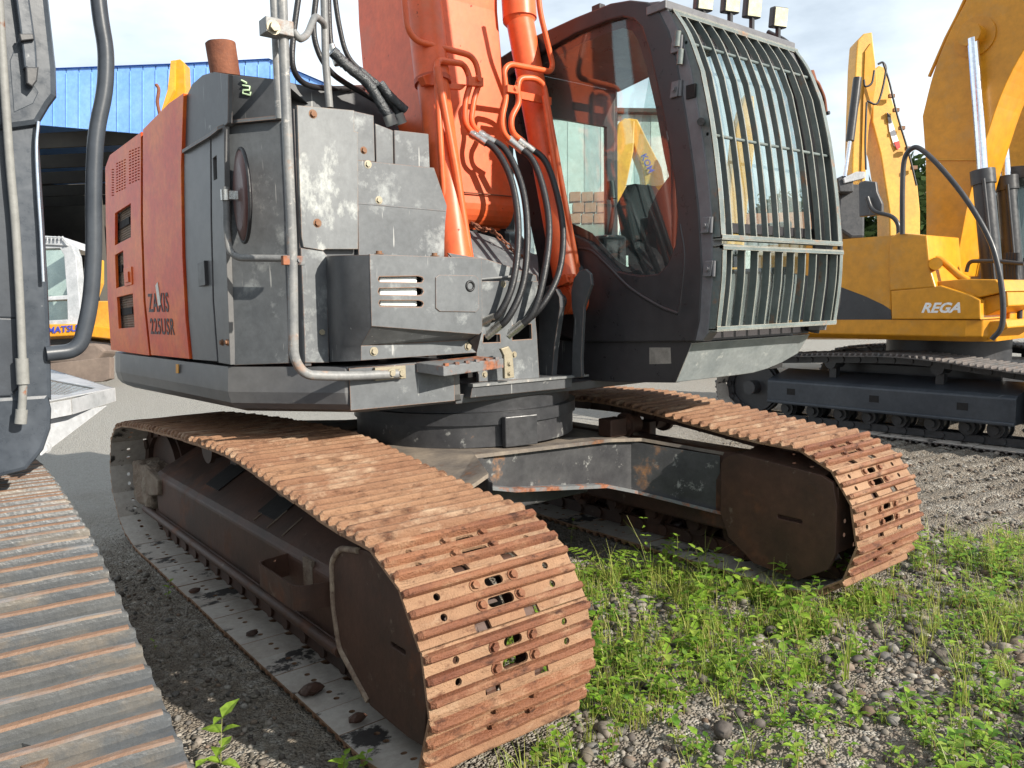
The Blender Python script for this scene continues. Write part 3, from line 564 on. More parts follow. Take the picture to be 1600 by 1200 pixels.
# round mirror on the handrail, seen nearly edge on
mc_ = at(379, 306, ('l', (1.44, .12), (1.22, .405))); hh = pxr(71, mc_)
vd = (mc_-CAM).normalized(); ax = (vd.cross(Vector((0, 0, 1))).normalized()*.97+vd*.24).normalized()
mb = MB(); sec = []
for dx, k in ((-.018, .75), (-.010, .96), (0, 1.0), (.008, .97), (.016, .8), (.026, .45)):
    e2 = ax.cross(Vector((0, 0, 1))).normalized(); sec.append([mc_+ax*dx+e2*(hh*.62*k*math.cos(2*math.pi*i/36))+Vector((0, 0, 1))*(hh*k*math.sin(2*math.pi*i/36)) for i in range(36)])
mb.loft(sec, smooth=True); mir = mb.build('mirror', M['mirrorback'], EX)
mb = MB(); e2 = ax.cross(Vector((0, 0, 1))).normalized()
ringp = [mc_+ax*.0+e2*(hh*.63*math.cos(2*math.pi*i/40))+Vector((0, 0, 1))*(hh*1.01*math.sin(2*math.pi*i/40)) for i in range(41)]
mb.tube(ringp, .008, 8, caps=False); mb.build('mirror_rim', M['rubber'], mir)

# ---- grey boxes ahead of the tank
p1 = [(463, 166), (551, 174), (551, 206), (557, 208), (557, 389), (507, 389), (503, 391), (473, 386), (470, 370)]
a1 = plate(MB(), p1, [], F1, .014, off=.010).build('bolted_cover', M['grey_bare'], EX, .003)
bm_ = MB()
bolts([at(x, y, F1)+Vector((0, .010, 0)) for x, y in ((487, 179), (494, 349))], (0, 1, 0), .0125, .012, M['bolt'], a1, 'cover_bolt')
p2 = [(551.5, 174), (583, 181), (585, 252), (557.5, 250), (557.5, 207), (551.5, 205)]
a2 = plate(MB(), p2, [], F1, .02).build('small_cover', M['grey'], EX, .003); bolt_mb(MB(), at(568, 235, F1), (0, 1, 0), .011, .012).build('cover_bolt', M['bolt'], a2)
p3 = [(557.5, 251), (677, 263), (699, 328), (702, 402), (560, 400)]
a3 = plate(MB(), p3, [], F1, .02, off=.004).build('sloped_cover', M['grey'], EX, .003)
bm_ = MB()
bolts([at(x, y, F1)+Vector((0, .004, 0)) for x, y in ((574, 257), (591, 313))], (0, 1, 0), .012, .01, M['zinc'], a3, 'cover_bolt')
q = pts([(557.5, 318), (695, 330)], F1); MB().tube([p+Vector((0, .003, 0)) for p in q], .005, 6).build('cover_fold', M['grey'], a3)
mb = MB(); q = pts([(463, 166), (463, 386), (467, 560)], F1); xl = q[0].x+.012; mb.box((xl-.03, .38, 1.20), (xl, .435, q[0].z-.01)); mb.box((.50, .28, 1.21), (xl-.03, .417, 1.93)); mb.box((.82, .3, 1.93), (xl-.03, .417, q[0].z-.02)); mb.build('cover_frame', M['dark'], EX, .003)
p5 = [(470, 388), (503, 392), (510, 400), (513, 566), (477, 566), (474, 480)]
a5 = plate(MB(), p5, [], F1, .02, off=.002).build('lower_strip_panel', M['grey'], EX, .003); bolt_mb(MB(), at(502, 519, F1), (0, 1, 0), .013, .012).build('cover_bolt', M['zinc'], a5)
# box further back beside the boom and strut
mb = MB(); q = pts([(616, 203), (670, 209), (672, 264), (617, 258)], ('y', .40)); mb.prism(q, (0, -.2, 0)); mb.prism([q[0]+Vector((.09, -.01, .02)), q[0]+Vector((0, -.01, 0)), q[3]+Vector((0, -.01, -.02)), q[3]+Vector((.09, -.01, -.02))], (0, -.15, 0)); mb.build('valve_box', M['grey'], EX, .004)
# black cover behind the boxes (over the engine), and low lamp-less ledge
mb = MB(); q = pts([(438, 125), (470, 132), (560, 140), (612, 160), (625, 205), (438, 190)], ('y', .05)); mb.prism(q, (0, -.5, 0)); mb.build('rear_cover', M['dark'], EX, .006)
# tool box with its slotted lamp window and lid
FL = ('y', .625)
fb = [(578, 398), (752, 404), (753, 518), (748, 522), (581, 509)]
lampw = [[(592, 432), (653, 431), (660, 433), (662, 437), (659, 442), (653, 442), (593, 441), (590, 437)], [(592, 450), (654, 449), (660, 451), (662, 456), (659, 461), (653, 462), (593, 461), (590, 456)], [(593, 469), (654, 469), (660, 471), (662, 475), (659, 480), (653, 480), (594, 479), (591, 474)]]
tb = plate(MB(), fb, lampw, FB, .010, bev=.002).build('tool_box', M['grey'], EX)
low = [at(581, 509, FB), at(753, 518, FB), at(745, 551, FL), at(564, 563.5, FL), at(564, 540, FL), at(747, 527, FL)]
mb = MB(); mb.prism([low[0], at(751, 519, FB), at(746, 530, FL), low[4]], (0, -.012, -.004)); mb.prism([low[4], at(746, 530, FL), low[2], low[3]], (0, -.012, 0))
mb.build('tool_box_lower', M['grey'], tb, .003)
# rounded left flank of the box
fr_ = [at(578, 398, FB), at(581, 509, FB), at(564, 540, FL), at(564, 563.5, FL)]; BKp = ('y', .43)
bk = [at(508, 401, BKp), at(512, 509, BKp), at(513, 540, BKp), at(514, 565, BKp)]
secs = []
for k in range(7):
    t = k/6; secs.append([a.lerp(b_, t)+Vector((.045*math.sin(math.pi*t)*(1-.35*(i_ > 1)), 0, 0)) for i_, (a, b_) in enumerate(zip(fr_, bk))])
mb = MB(); mb.loft(secs, closed=False, caps=False, smooth=True)
tv = [s_[0] for s_ in secs]; mb.add(tv+[Vector((.44, .50, tv[-1].z)), at(752, 404, FB)], [tuple(range(len(tv)+2))])
mb.add([at(752, 404, FB), at(753, 518, FB), at(745, 551, FL), Vector((.44, .5, 1.2)), Vector((.44, .5, 1.64))], [(0, 1, 2, 3, 4)])
mb.build('tool_box_shell', M['dark'], tb)
mb = MB(); q = pts([(593, 433), (652, 432), (652, 479), (594, 478)], ('y', .70)); mb.prism(q, (0, -.04, 0)); wl = mb.build('work_light', M['plastic'], tb, .006, 3)
mb = MB(); q = pts([(588, 428), (665, 428), (665, 484), (588, 482)], ('y', .65)); mb.prism(q, (0, -.01, 0)); mb.build('lamp_recess', M['void'], tb)
lid = [(680, 434), (685, 430), (741, 431), (746, 436), (747, 482), (742, 487), (686, 486), (680, 481)]
l_ = plate(MB(), lid, [], FB, .004, off=.0055, bev=.0015).build('tool_box_lid', M['grey'], tb)
c = at(733, 447, FB); MB().ring(c+Vector((0, .008, 0)), (0, 1, 0), .020, .006, 24, 6).build('lid_ring', M['rubber'], l_); MB().cyl(c+Vector((0, .004, 0)), c+Vector((0, .0065, 0)), .017, 16).build('lid_lock', M['void'], l_)
bm_ = MB()
bolts([at(x, y, FL) for x, y in ((584, 549), (731, 541))], (0, 1, 0), .013, .012, M['zinc'], tb, 'box_bolt')
bm_ = MB()
bolts([at(x, y, FB)+Vector((0, -.02, 0)) for x, y in ((596, 397), (683, 400))], (0, 0, 1), .013, .014, M['bolt'], tb, 'box_bolt')
# rusty step plate with saw teeth, and pale bracket
q = pts([(650, 566), (695, 571), (786, 562), (786, 577), (695, 586), (652, 582)], ('y', .66))
s0 = at(650, 566, ('y', .60)); s1 = at(693, 572, ('y', .74)); s2 = at(787, 560, ('y', .70)); s3 = at(745, 556, ('y', .60))
mb = MB(); mb.prism([s0, s1, s2, s3], (0, 0, -.045)); stp = mb.build('front_step', M['rustplate'], EX, .003)
mb = MB()
for k in range(6):
    p = s1.lerp(s2, k/6+.05); MB().obox(p+Vector((0, -.006, .004)), (.010, 0, 0), (0, .008, 0), (0, 0, .006)).build('step_tooth', M['rustplate'], stp)
q = pts([(783, 545), (795, 541), (801, 551), (804, 590), (789, 592), (788, 556)], ('y', .66)); br = MB().prism(q, (0, -.02, 0)).build('pale_bracket', M['zinc'], EX, .003); bm_ = MB()
bolts([at(796, y, ('y', .66)) for y in (568, 583)], (0, 1, 0), .009, .01, M['zinc'], br, 'bracket_bolt')
# centre front wall, pipe slots and boom feet
fc = [(752, 555), (752, 404), (700, 402), (700, 330), (760, 300), (850, 300), (850, 470), (838, 520), (840, 588), (748, 596)]
cf = plate(MB(), [(745, 440), (745, 560), (748, 596), (842, 590), (838, 520), (836, 500), (840, 440)], [[(755, 523), (781, 522), (782, 535), (754, 536)], [(800, 508), (830, 506), (831, 530), (800, 532)]], ('y', .56), .014).build('front_bulkhead', M['grey'], EX)
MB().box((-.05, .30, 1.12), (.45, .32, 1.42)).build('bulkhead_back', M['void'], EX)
mb = MB(); q = [at(728, 365, ('y', .50)), at(728, 500, ('y', .5))]
mb.add([at(726, 358, ('y', .25)), at(796, 378, ('y', .25)), at(840, 400, ('y', .3)), at(842, 445, ('y', .55)), at(740, 440, ('y', .55)), at(700, 400, ('y', .5))], [(0, 1, 2, 3, 4, 5)])
mb.prism(pts([(700, 395), (760, 405), (838, 430), (842, 470), (742, 470), (740, 440)], ('y', .55)), (0, -.01, 0)); mb.build('sloped_centre_cover', M['grey'], EX)
mb = MB()
bolts([at(x, y, ('y', .56)) for x, y in ((786, 444), (803, 554), (757, 585))], (0, 1, 0), .011, .01, M['zinc'], cf, 'bulkhead_bolt')
MB().tube(pts([(741, 437), (800, 432)], ('y', .57)), .006, 8).build('cover_rod', M['pipe'], cf)
mb = MB(); q = pts([(739, 600), (894, 587), (894, 606), (735, 622)], ('y', .61)); mb.prism(q, (0, -.3, 0)); mb.build('front_beam', M['dark'], EX, .004)
mb = MB(); q = pts([(739, 600), (920, 585), (920, 588), (739, 605)], ('y', .62)); mb.prism(q, (0, -.04, 0)); mb.build('beam_cap', M['pipe'], EX)
def foot(x, w_, poly): 
    mb = MB(); q = pts(poly, ('x', x)); mb.prism(q, (w_, 0, 0)); return mb
F_ = [(846, 588), (848, 540), (850, 500), (846, 478), (848, 462), (856, 450), (866, 446), (876, 452), (882, 464), (883, 480), (880, 500), (874, 540), (870, 589)]
foot(-.20, .035, F_).build('cylinder_foot', M['dark'], EX, .004)
foot(-.24, -.02, [(893, 591), (894, 540), (897, 500), (893, 480), (892, 455), (896, 436), (904, 424), (914, 420), (922, 428), (924, 445), (918, 462), (912, 480), (910, 520), (908, 560), (909, 590)]).build('cylinder_foot', M['dark'], EX, .004)
for (a, b) in (((905, 423), -.42),):
    c = at(912, 428, ('x', -.46)); MB().cyl(c, c+Vector((.10, 0, 0)), .055, 24).build('pin_boss', M['dark'], EX, .006)
# ---- handrail posts
HP = ('y', .60)
r1 = pxr(8, at(450, 300, HP))
path = fillet([at(439, -60, HP), at(445, 120, HP), at(457, 400, HP), at(459, 560, HP), at(476, 586, HP), at(540, 588, HP), at(622, 584, HP)], .09, 8)
rail = MB().tube(path, r1, 14).build('handrail', M['pipe'], EX)
MB().tube([at(425, -60, ('y', .50)), at(437, 186, ('y', .50))], r1*.8, 12).build('rail_post', M['pipe'], rail)
MB().tube([at(505, -60, ('y', .44)), at(509, 100, ('y', .44)), at(515, 168, ('y', .44))], r1*.8, 12).build('rail_post', M['pipe'], rail)
MB().tube(fillet(pts([(458, 404), (372, 403), (358, 392), (354, 360), (353, 300), (353, 292)], ('l', (1.45, .13), (1.16, .50))), .04), r1*.75, 12).build('mirror_arm', M['pipe'], rail)
q = at(353, 305, ('l', (1.45, .13), (1.16, .50))); mb = MB(); mb.cyl(q-Vector((0, 0, .022)), q+Vector((0, 0, .022)), .022, 14); mb.obox((q+mc_)/2, (mc_-q)*.5, (0, 0, .018), (.008, .008, 0)); mb.build('mirror_clamp', M['steel'], rail, .002)
mb = MB(); q = at(432, 45, HP); mb.obox(q+Vector((0, .0, 0)), (.055, 0, 0), (0, .035, 0), (0, 0, .028)); cl = mb.build('post_clamp', M['pipe'], rail, .003); bolt_mb(MB(), at(427, 43, ('y', .635)), (0, 1, 0), .018, .02).build('clamp_bolt', M['zinc'], cl)
q = at(458, 407, HP); mb = MB(); mb.obox(q, (.045, 0, 0), (0, .012, 0), (0, 0, .018)); bolt_mb(mb, q+Vector((-.02, .012, 0)), (0, 1, 0), .010, .01); mb.build('rail_bracket', M['rustplate'], rail, .002)
MB().tube(fillet([at(458, 48, HP), at(468, 62, HP), at(480, 55, ('y', .56)), at(492, 24, ('y', .52)), at(505, 35, ('y', .46)), at(508, 45, ('y', .44))], .03), r1*.7, 10).build('rail_brace', M['pipe'], rail)
q = at(612, 583, ('y', .60)); mb = MB(); mb.obox(q+Vector((0, -.02, 0)), (.075, 0, 0), (0, .012, 0), (0, 0, .028)); 
for x in (612, 627): bolt_mb(mb, at(x, 583, ('y', .612)), (0, 1, 0), .014, .012)
mb.build('rail_foot', M['zinc'], rail)
# ------------------------------------------------------------ boom, cylinders, pipes and hoses
BR = ('x', .27)
# boom seen from its front: right side trace (rear edge) and front face
def BF(px, py, t=None):
    y = .02 + .12*max(0, min(1, py/330)); return at(px, py, ('y', y))
bl = [(648, -80), (650, 0), (664, 130), (690, 230), (722, 318)]
br = [(757, -80), (764, 0), (776, 110), (790, 230), (803, 320)]
sec = []
for (a, b), (c_, d_) in zip(bl, br):
    p, q = BF(a, b), BF(c_, d_); xl, xr = .27, -.255; z = (p.z+q.z)/2; y = (p.y+q.y)/2
    sec.append((xl, xr, y, z))
mb = MB(); secs = []
for (xl, xr, y, z) in sec: secs.append([Vector((xl, y, z)), Vector((xr, y, z)), Vector((xr, y-.62, z)), Vector((xl, y-.62, z))])
z1 = sec[-1][3]; yy = sec[-1][2]
for k in range(1, 7):
    a = k*math.pi/12; r_ = .10
    secs.append([Vector((.27, yy-r_*(1-math.cos(a)), z1-r_*1.2*math.sin(a))), Vector((-.255, yy-r_*(1-math.cos(a)), z1-r_*1.2*math.sin(a))), Vector((-.255, yy-.62, z1-.02)), Vector((.27, yy-.62, z1-.02))])
mb.loft(secs); boom = mb.build('boom', M['orange'], EX, .008)
MB().prism([(.24, yy-.02, z1+.1), (.24, yy-.08, z1-.12), (.24, yy-.35, z1-.5), (.24, yy-.62, z1-.45), (.24, yy-.64, z1+.1)], (-.46, 0, 0)).build('boom_root', M['orange'], boom, .01)
# unseen boom bend and arm, arm shifted sideways to throw shade on the boom
mb = MB(); mb.loft([[Vector((.27, .02, 3.2)), Vector((-.255, .02, 3.2)), Vector((-.255, -.6, 3.2)), Vector((.27, -.6, 3.2))], [Vector((.25, .35, 4.6)), Vector((-.24, .35, 4.6)), Vector((-.24, -.35, 4.9)), Vector((.25, -.35, 4.9))], [Vector((.2, 2.0, 5.2)), Vector((-.2, 2.0, 5.2)), Vector((-.2, 1.9, 5.7)), Vector((.2, 1.9, 5.7))]]); mb.build('boom_bend', M['orange'], boom, .008)
MB().loft([[Vector((.10, 1.75, 5.6)), Vector((-.42, 1.75, 5.6)), Vector((-.42, 2.15, 5.6)), Vector((.10, 2.15, 5.6))], [Vector((.08, 1.70, 3.25)), Vector((-.44, 1.70, 3.45)), Vector((-.44, 1.95, 3.45)), Vector((.08, 1.95, 3.25))]]).build('arm', M['orange'], boom, .01)
MB().tube([(.262, .145, z1+.05), (-.25, .145, z1+.05)], .004, 6).build('weld_seam', M['rust'], boom)
MB().box((-.33, -.2, 1.15), (.33, .0, 1.85)).cyl((-.45, -.12, 1.75), (.45, -.12, 1.75), .12, 24).build('boom_foot_bracket', M['dark'], EX, .01)
def cylinder(x, top, mid, bot, wt, wb, name='boom_cylinder'):
    a, b, c_ = at(*top, ('x', x)), at(*mid, ('x', x)), at(*bot, ('x', x)); ra, rb = pxr(wt, b), pxr(wb, c_)
    mb = MB(); mb.cyl(a, b, ra*1.22, 28); mb.tube([b, b+(c_-b).normalized()*.03], ra*1.22, 28, r2=ra*.98); mb.cyl(b+(c_-b).normalized()*.02, c_+(b-c_).normalized()*.08, ra*.98, 28)
    return mb, a, b, c_, ra
mb, a, b, c_, ra = cylinder(-.35, (803, -120), (812, 30), (893, 470), 22, 20)
cy = mb.build('boom_cylinder', M['orange'], EX, .004)
d = (c_-b).normalized()
mb = MB(); mb.cyl(c_+Vector((-.06, 0, 0)), c_+Vector((.065, 0, 0)), .072, 28); mb.prism([c_-d*.16+Vector((-.05, -.055, 0)), c_-d*.16+Vector((-.05, .055, 0)), c_+Vector((-.05, .06, 0)), c_+Vector((-.05, -.06, 0))], (.10, 0, 0)); ey = mb.build('cylinder_eye', M['orange'], cy, .008)
MB().cyl(c_+Vector((.065, 0, 0)), c_+Vector((.08, 0, 0)), .035, 20).build('pin_cap', M['dark'], cy)
mb = MB(); q = at(888, 437, ('x', -.27)); mb.obox(q, (.035, 0, 0), (0, .025, .008), (0, -.008, .022))
for s in (-1, 1):
    for t in (-1, 1): bolt_mb(mb, q+Vector((s*.02, .026, t*.012)), (0, 1, 0), .008, .012, 0, False)
mb.build('port_block', M['orange'], cy, .002)
mb, a2, b2, c2, ra2 = cylinder(.35, (648, -120), (676, 128), (716, 425), 25, 18)
mb = MB(); mb.cyl(a2, b2, ra2*1.12, 28); mb.cyl(b2, c2, ra2, 28); cy2 = mb.build('boom_cylinder', M['orange'], EX, .004)
mb = MB(); mb.cyl(b2-(c2-b2).normalized()*.012, b2+(c2-b2).normalized()*.012, ra2*1.16, 28); mb.build('cylinder_band', M['orange_in'], cy2)
# steel pipes on the cylinders and boom (orange)
def tb(l, y, w_, parent, m=M['orange'], fr=.05, name='hydraulic_pipe', n=10):
    p = [at(q[0], q[1], ('y', q[2] if len(q) > 2 else y)) for q in l]; return MB().tube(fillet(p, fr, 6), pxr(w_/2, p[0]), n).build(name, m, parent)
YP = .32
tb([(628, -40), (636, 44), (650, 64), (742, 88), (750, 128), (741, 152), (735, 195), (756, 212)], YP, 10, cy2, fr=.06)
tb([(700, 400, .42), (690, 250, .42), (682, 110, .40), (684, 94, .38), (726, 100, YP), (736, 128, YP), (726, 160, YP), (726, 195, YP), (744, 213, YP)], YP, 10, cy2, fr=.05)
q = [(682, 110), (694, 160), (712, 260), (731, 400)]
mb = MB(); mb.tube([at(683, 105, ('y', .42)), at(694, 165, ('y', .43)), at(712, 262, ('y', .45)), at(734, 402, ('y', .48))], .019, 10); mb.build('return_pipe', M['orange'], cy2)
mb = MB(); mb.prism(pts([(690, 128), (730, 132), (722, 140), (694, 138)], ('y', .31)), (0, -.02, 0)); mb.obox(at(742, 128, ('y', .335)), (.045, 0, -.004), (0, .012, 0), (0, 0, .022)); bolt_mb(mb, at(747, 124, ('y', .345)), (0, 1, 0), .014, .015); mb.build('pipe_bracket', M['orange'], cy2, .002)
mb = MB(); mb.prism(pts([(660, 118), (690, 110), (690, 135), (666, 132)], ('y', .36)), (0, -.05, 0)); mb.build('pipe_lug', M['orange'], cy2, .003)
# right hand set in front of the cab
YC = .36
tb([(838, -40), (844, 20), (864, 102), (860, 112), (796, 100), (787, 110), (792, 150), (784, 185), (786, 208), (800, 222)], YC, 9, cy, fr=.05)
tb([(905, 430, .50), (880, 300, .44), (860, 190, .40), (850, 132, .38), (836, 122, .38), (812, 122, YC), (808, 138, YC), (812, 160, YC), (798, 185, YC), (800, 208, YC), (818, 222, YC)], YC, 9, cy, fr=.05)
tb([(898, 430, .50), (872, 300, .44), (850, 150, .38)], .4, 8, cy)
mb = MB(); mb.obox(at(800, 140, ('y', YC+.02)), (.035, 0, 0), (0, .010, 0), (0, 0, .018)); bolt_mb(mb, at(805, 138, ('y', YC+.03)), (0, 1, 0), .010, .01); mb.prism(pts([(812, 142), (862, 152), (862, 164), (812, 154)], ('y', YC-.02)), (0, -.02, 0)); mb.build('pipe_bracket', M['orange'], cy, .002)
# rubber hoses
def hose(l, w_, name='hydraulic_hose', mat_=None, parent=EX, k=7):
    p = [at(q[0], q[1], ('y', q[2])) for q in l]; sp_ = spline(p, k); r_ = pxr(w_/2, p[len(p)//2]); h = MB().tube(sp_, r_, 12).build(name, mat_ or M['rubber'], parent)
    for e, dd in ((sp_[0], sp_[1]-sp_[0]), (sp_[-1], sp_[-2]-sp_[-1])):
        dd = dd.normalized(); MB().cyl(e-dd*.02, e+dd*.06, r_*1.18, 12).cyl(e-dd*.035, e-dd*.01, r_*1.35, 6).build('hose_fitting', M['steel'], h)
    return h
hose([(745, 214, .34), (775, 235, .42), (800, 285, .52), (810, 360, .60), (802, 440, .64), (780, 490, .62), (756, 503, .56)], 11)
hose([(758, 214, .34), (790, 235, .42), (815, 290, .52), (824, 360, .60), (818, 440, .64), (795, 495, .63), (768, 519, .57)], 11)
hose([(803, 224, .37), (832, 250, .44), (850, 300, .52), (858, 360, .60), (850, 430, .65), (832, 490, .64), (802, 517, .57)], 11)
hose([(820, 226, .38), (852, 252, .45), (872, 310, .53), (880, 370, .60), (872, 430, .65), (845, 480, .64), (812, 510, .57)], 10)
# thin rubber lines and taped bundle behind the grab rails
for l in ([(470, -30, .2), (458, 60, .2), (458, 105, .2), (475, 130, .15), (510, 138, .1), (560, 138, .05)], [(497, -30, .2), (490, 40, .2), (497, 80, .2), (515, 110, .2), (540, 130, .15), (590, 160, .12), (608, 185, .1)], [(520, -30, .1), (530, 40, .1), (545, 90, .1), (580, 125, .1), (615, 165, .1)], [(512, -30, .18), (516, 60, .18), (524, 90, .2)]):
    hose(l, 9 if l[0][0] != 520 else 8)
for l, w_ in (([(519, 80, .24), (545, 105, .24), (575, 130, .24), (600, 170, .24), (616, 190, .24)], 17), ([(560, 110, .22), (590, 135, .22), (612, 160, .22), (626, 180, .22)], 14), ([(594, 130, .26), (610, 150, .26), (634, 172, .26)], 13)):
    p = [at(q[0], q[1], ('y', q[2])) for q in l]; sp_ = spline(p, 8); mb = MB(); r_ = pxr(w_/2, p[0])
    for i in range(0, len(sp_)-1, 2): mb.tube([sp_[i], sp_[min(i+2, len(sp_)-1)]], r_*random.uniform(.9, 1.04), 12, r2=r_*random.uniform(.98, 1.12))
    mb.build('taped_hose_bundle', M['tape'], EX)
mb = MB(); 
for (x, y) in ((613, 192), (627, 190)): mb.cyl(at(x-6, y-12, ('y', .24)), at(x, y+4, ('y', .24)), .03, 12)
mb.build('bundle_sleeve', M['seal'], EX)
# chain lying on the boom foot
cp = spline(pts([(740, 350), (752, 358), (768, 360), (782, 372), (800, 390), (815, 400)], ('y', .36)), 5); par = None
for i in range(0, len(cp)-1, 2):
    a, b = cp[i], cp[i+1]; mb = MB(); dd = (b-a).normalized(); sd_ = dd.cross(Vector((0, 1, 0))).normalized() if (i//2) % 2 else dd.cross(Vector((0, 0, 1))).normalized()
    c0 = (a+b)/2; mb.tube([c0+dd*(.022*math.cos(2*math.pi*k/12))+sd_*(.011*math.sin(2*math.pi*k/12)) for k in range(13)], .0045, 6)
    mb.build('chain_link', M['rust'], EX)

# ------------------------------------------------------------ cab
CX = -.42; CS = ('x', CX)
out = [(778, 95), (830, 62), (900, 30), (955, 8), (985, 3), (1012, 6), (1030, 20), (1045, 50), (1058, 100), (1072, 180), (1084, 260), (1092, 330), (1097, 420), (1093, 500), (1086, 531), (1000, 532), (905, 532), (870, 520), (850, 440), (820, 300)]
win = [(796, 118), (840, 84), (900, 50), (950, 30), (975, 24), (993, 28), (1006, 42), (1018, 80), (1034, 150), (1048, 220), (1058, 290), (1062, 340), (1058, 385), (1046, 415), (1030, 430), (1000, 433), (965, 426), (945, 405), (920, 380), (890, 366), (860, 360), (828, 250)]
def dens(l, k=4):
    return l
cab = plate(MB(), out, [win], CS, .05, bev=.008).build('cab', M['cab'], EX)
MB().tube(spline(pts([(905, 388), (925, 392), (950, 415), (985, 450), (1030, 478), (1060, 490)], ('x', CX+.004)), 5), .010, 8).build('pressed_crease', M['cab'], cab)
MB().tube(spline(pts([(1063, 350), (1070, 400), (1064, 470), (1060, 490)], ('x', CX+.004)), 5), .007, 8).build('pressed_crease', M['cab'], cab)
gl = plate(MB(), win, [], CS, .006, off=-.02, bev=0).build('side_window', GT, cab)
# black ceramic border and lower corner on the window
inner = [(808, 120), (845, 98), (900, 68), (948, 48), (968, 42), (982, 46), (992, 62), (1004, 100), (1020, 170), (1032, 240), (1040, 275), (1022, 300), (1008, 330), (1004, 370), (1002, 400), (990, 412), (975, 417), (960, 408), (945, 392), (920, 364), (892, 350), (868, 345), (838, 250)]
plate(MB(), win, [inner], CS, .003, off=-.024, bev=0).build('window_border', M['cab'], gl)
wy = [p.y for p in pts(out, CS)]
# far wall, back wall, roof, floor
YB, YFr, ZF, CL = -.25, 1.16, 1.26, -1.42
def prof(ox): return [Vector((ox, p.y, p.z)) for p in pts(out, CS)]
P = prof(CX)
fw_ = [Vector((CL, p.y, p.z)) for p in P]
# left side: frame bars round an opening with door glass
mb = MB()
def bar(a, b, wdt=.035): mb.tube([a, b], wdt, 8)
Pz = [(p.y, p.z) for p in P]
for i in range(0, 14): bar(Vector((CL, *Pz[i])), Vector((CL, *Pz[i+1])))
bar(Vector((CL, YB, ZF)), Vector((CL, YB, 2.86))); bar(Vector((CL, .42, ZF)), Vector((CL, .42, 2.86)), .03); bar(Vector((CL, YB, 1.85)), Vector((CL, 1.1, 1.85)), .02)
mb.build('door_frame', M['cab'], cab)
MB().prism([(CL, YB, ZF), (CL, 1.1, ZF), (CL, 1.12, 1.62), (CL, YB, 1.62)], (.03, 0, 0)).build('door_panel', M['cab'], cab)
MB().prism([Vector((CL+.01, *Pz[i])) for i in (1, 3, 5, 7, 8, 9, 11)]+[Vector((CL+.01, 1.1, 1.5)), Vector((CL+.01, YB, 1.5))], (.005, 0, 0)).build('door_window', G, cab)
mb = MB(); n = 7
for i in range(0, 7): mb.prism([Vector((CX-.045, *Pz[i])), Vector((CX-.045, *Pz[i+1])), Vector((CL, *Pz[i+1])), Vector((CL, *Pz[i]))], (0, 0, -.03))
mb.build('cab_roof', M['cab'], cab)
mb = MB(); mb.box((CL, YB, ZF), (CX-.05, YB+.03, 1.75)); mb.box((CL, YB, 2.60), (CX-.05, YB+.03, 2.84)); mb.box((CL, YB, 1.75), (CL+.08, YB+.03, 2.6)); mb.box((CX-.12, YB, 1.75), (CX-.05, YB+.03, 2.6)); mb.build('cab_back_wall', M['cab'], cab)
MB().box((CL+.08, YB+.01, 1.75), (CX-.12, YB+.016, 2.6)).build('rear_window', G, cab)
MB().box((CL, YB, 1.235), (CX-.05, 1.13, ZF)).build('cab_floor', M['cab'], cab)
# rear cab support below window level
MB().box((CL, YB, 1.03), (CX-.03, .55, 1.235)).build('cab_base', M['dark'], EX, .004)
# seat and controls
mb = MB(Matrix.Translation((0, .50, 0))); mb.box((-1.15, .05, 1.62), (-.70, .52, 1.74)); mb.loft([[Vector((-1.15, .02, 1.7)), Vector((-.70, .02, 1.7)), Vector((-.70, .14, 1.7)), Vector((-1.15, .14, 1.7))], [Vector((-1.13, -.06, 1.98)), Vector((-.72, -.06, 1.98)), Vector((-.72, .04, 1.98)), Vector((-1.13, .04, 1.98))], [Vector((-1.02, -.08, 2.10)), Vector((-.83, -.08, 2.10)), Vector((-.83, .0, 2.10)), Vector((-1.02, .0, 2.10))]]); mb.box((-1.08, .1, 1.26), (-.78, .45, 1.62)); mb.build('seat', M['seat'], cab, .03, 3)
for x in (-.56, -1.28):
    mb = MB(); mb.box((x-.08, .1, 1.5), (x+.08, .62, 1.80)); c_ = mb.build('console', M['cab'], cab, .02); mb = MB(); mb.tube([(x, .56, 1.8), (x, .6, 1.95), (x, .58, 2.02)], .012, 8); mb.cyl((x, .585, 1.99), (x, .575, 2.08), .025, 12); mb.build('control_lever', M['rubber'], c_)
for x in (-.85, -1.0):
    mb = MB(); mb.tube([(x, .85, 1.27), (x, .82, 1.6), (x, .74, 1.78)], .012, 8); mb.box((x-.05, .82, 1.3), (x+.05, .9, 1.33)); mb.build('travel_lever', M['black'], cab)
MB().box((-.60, .86, 1.7), (-.47, .95, 1.86)).build('monitor', M['cab'], cab, .01)
# front corner post, hinged trim
fp = [(1046, 20), (1066, 60), (1080, 110), (1094, 190), (1107, 280), (1113, 350), (1113, 440), (1106, 520), (1098, 531), (1086, 531), (1093, 500), (1097, 420), (1092, 330), (1084, 260), (1072, 180), (1058, 100), (1045, 50), (1030, 20), (1012, 6), (1030, 4)]
plate(MB(), fp, [], ('x', CX-.002), .06, bev=.006).build('front_pillar', M['cabframe'], cab)
fr_o = [(p.y, p.z) for p in pts([(1046, 10), (1066, 60), (1080, 110), (1094, 190), (1107, 280), (1113, 350), (1113, 440), (1104, 528)], CS)]
mb = MB(); 
for i in range(len(fr_o)-1):
    mb.prism([Vector((CL-.02, *fr_o[i])), Vector((CL-.02, *fr_o[i+1])), Vector((CL+.05, *fr_o[i+1])), Vector((CL+.05, *fr_o[i]))], (0, -.06, 0))
mb.build('front_pillar', M['cabframe'], cab)
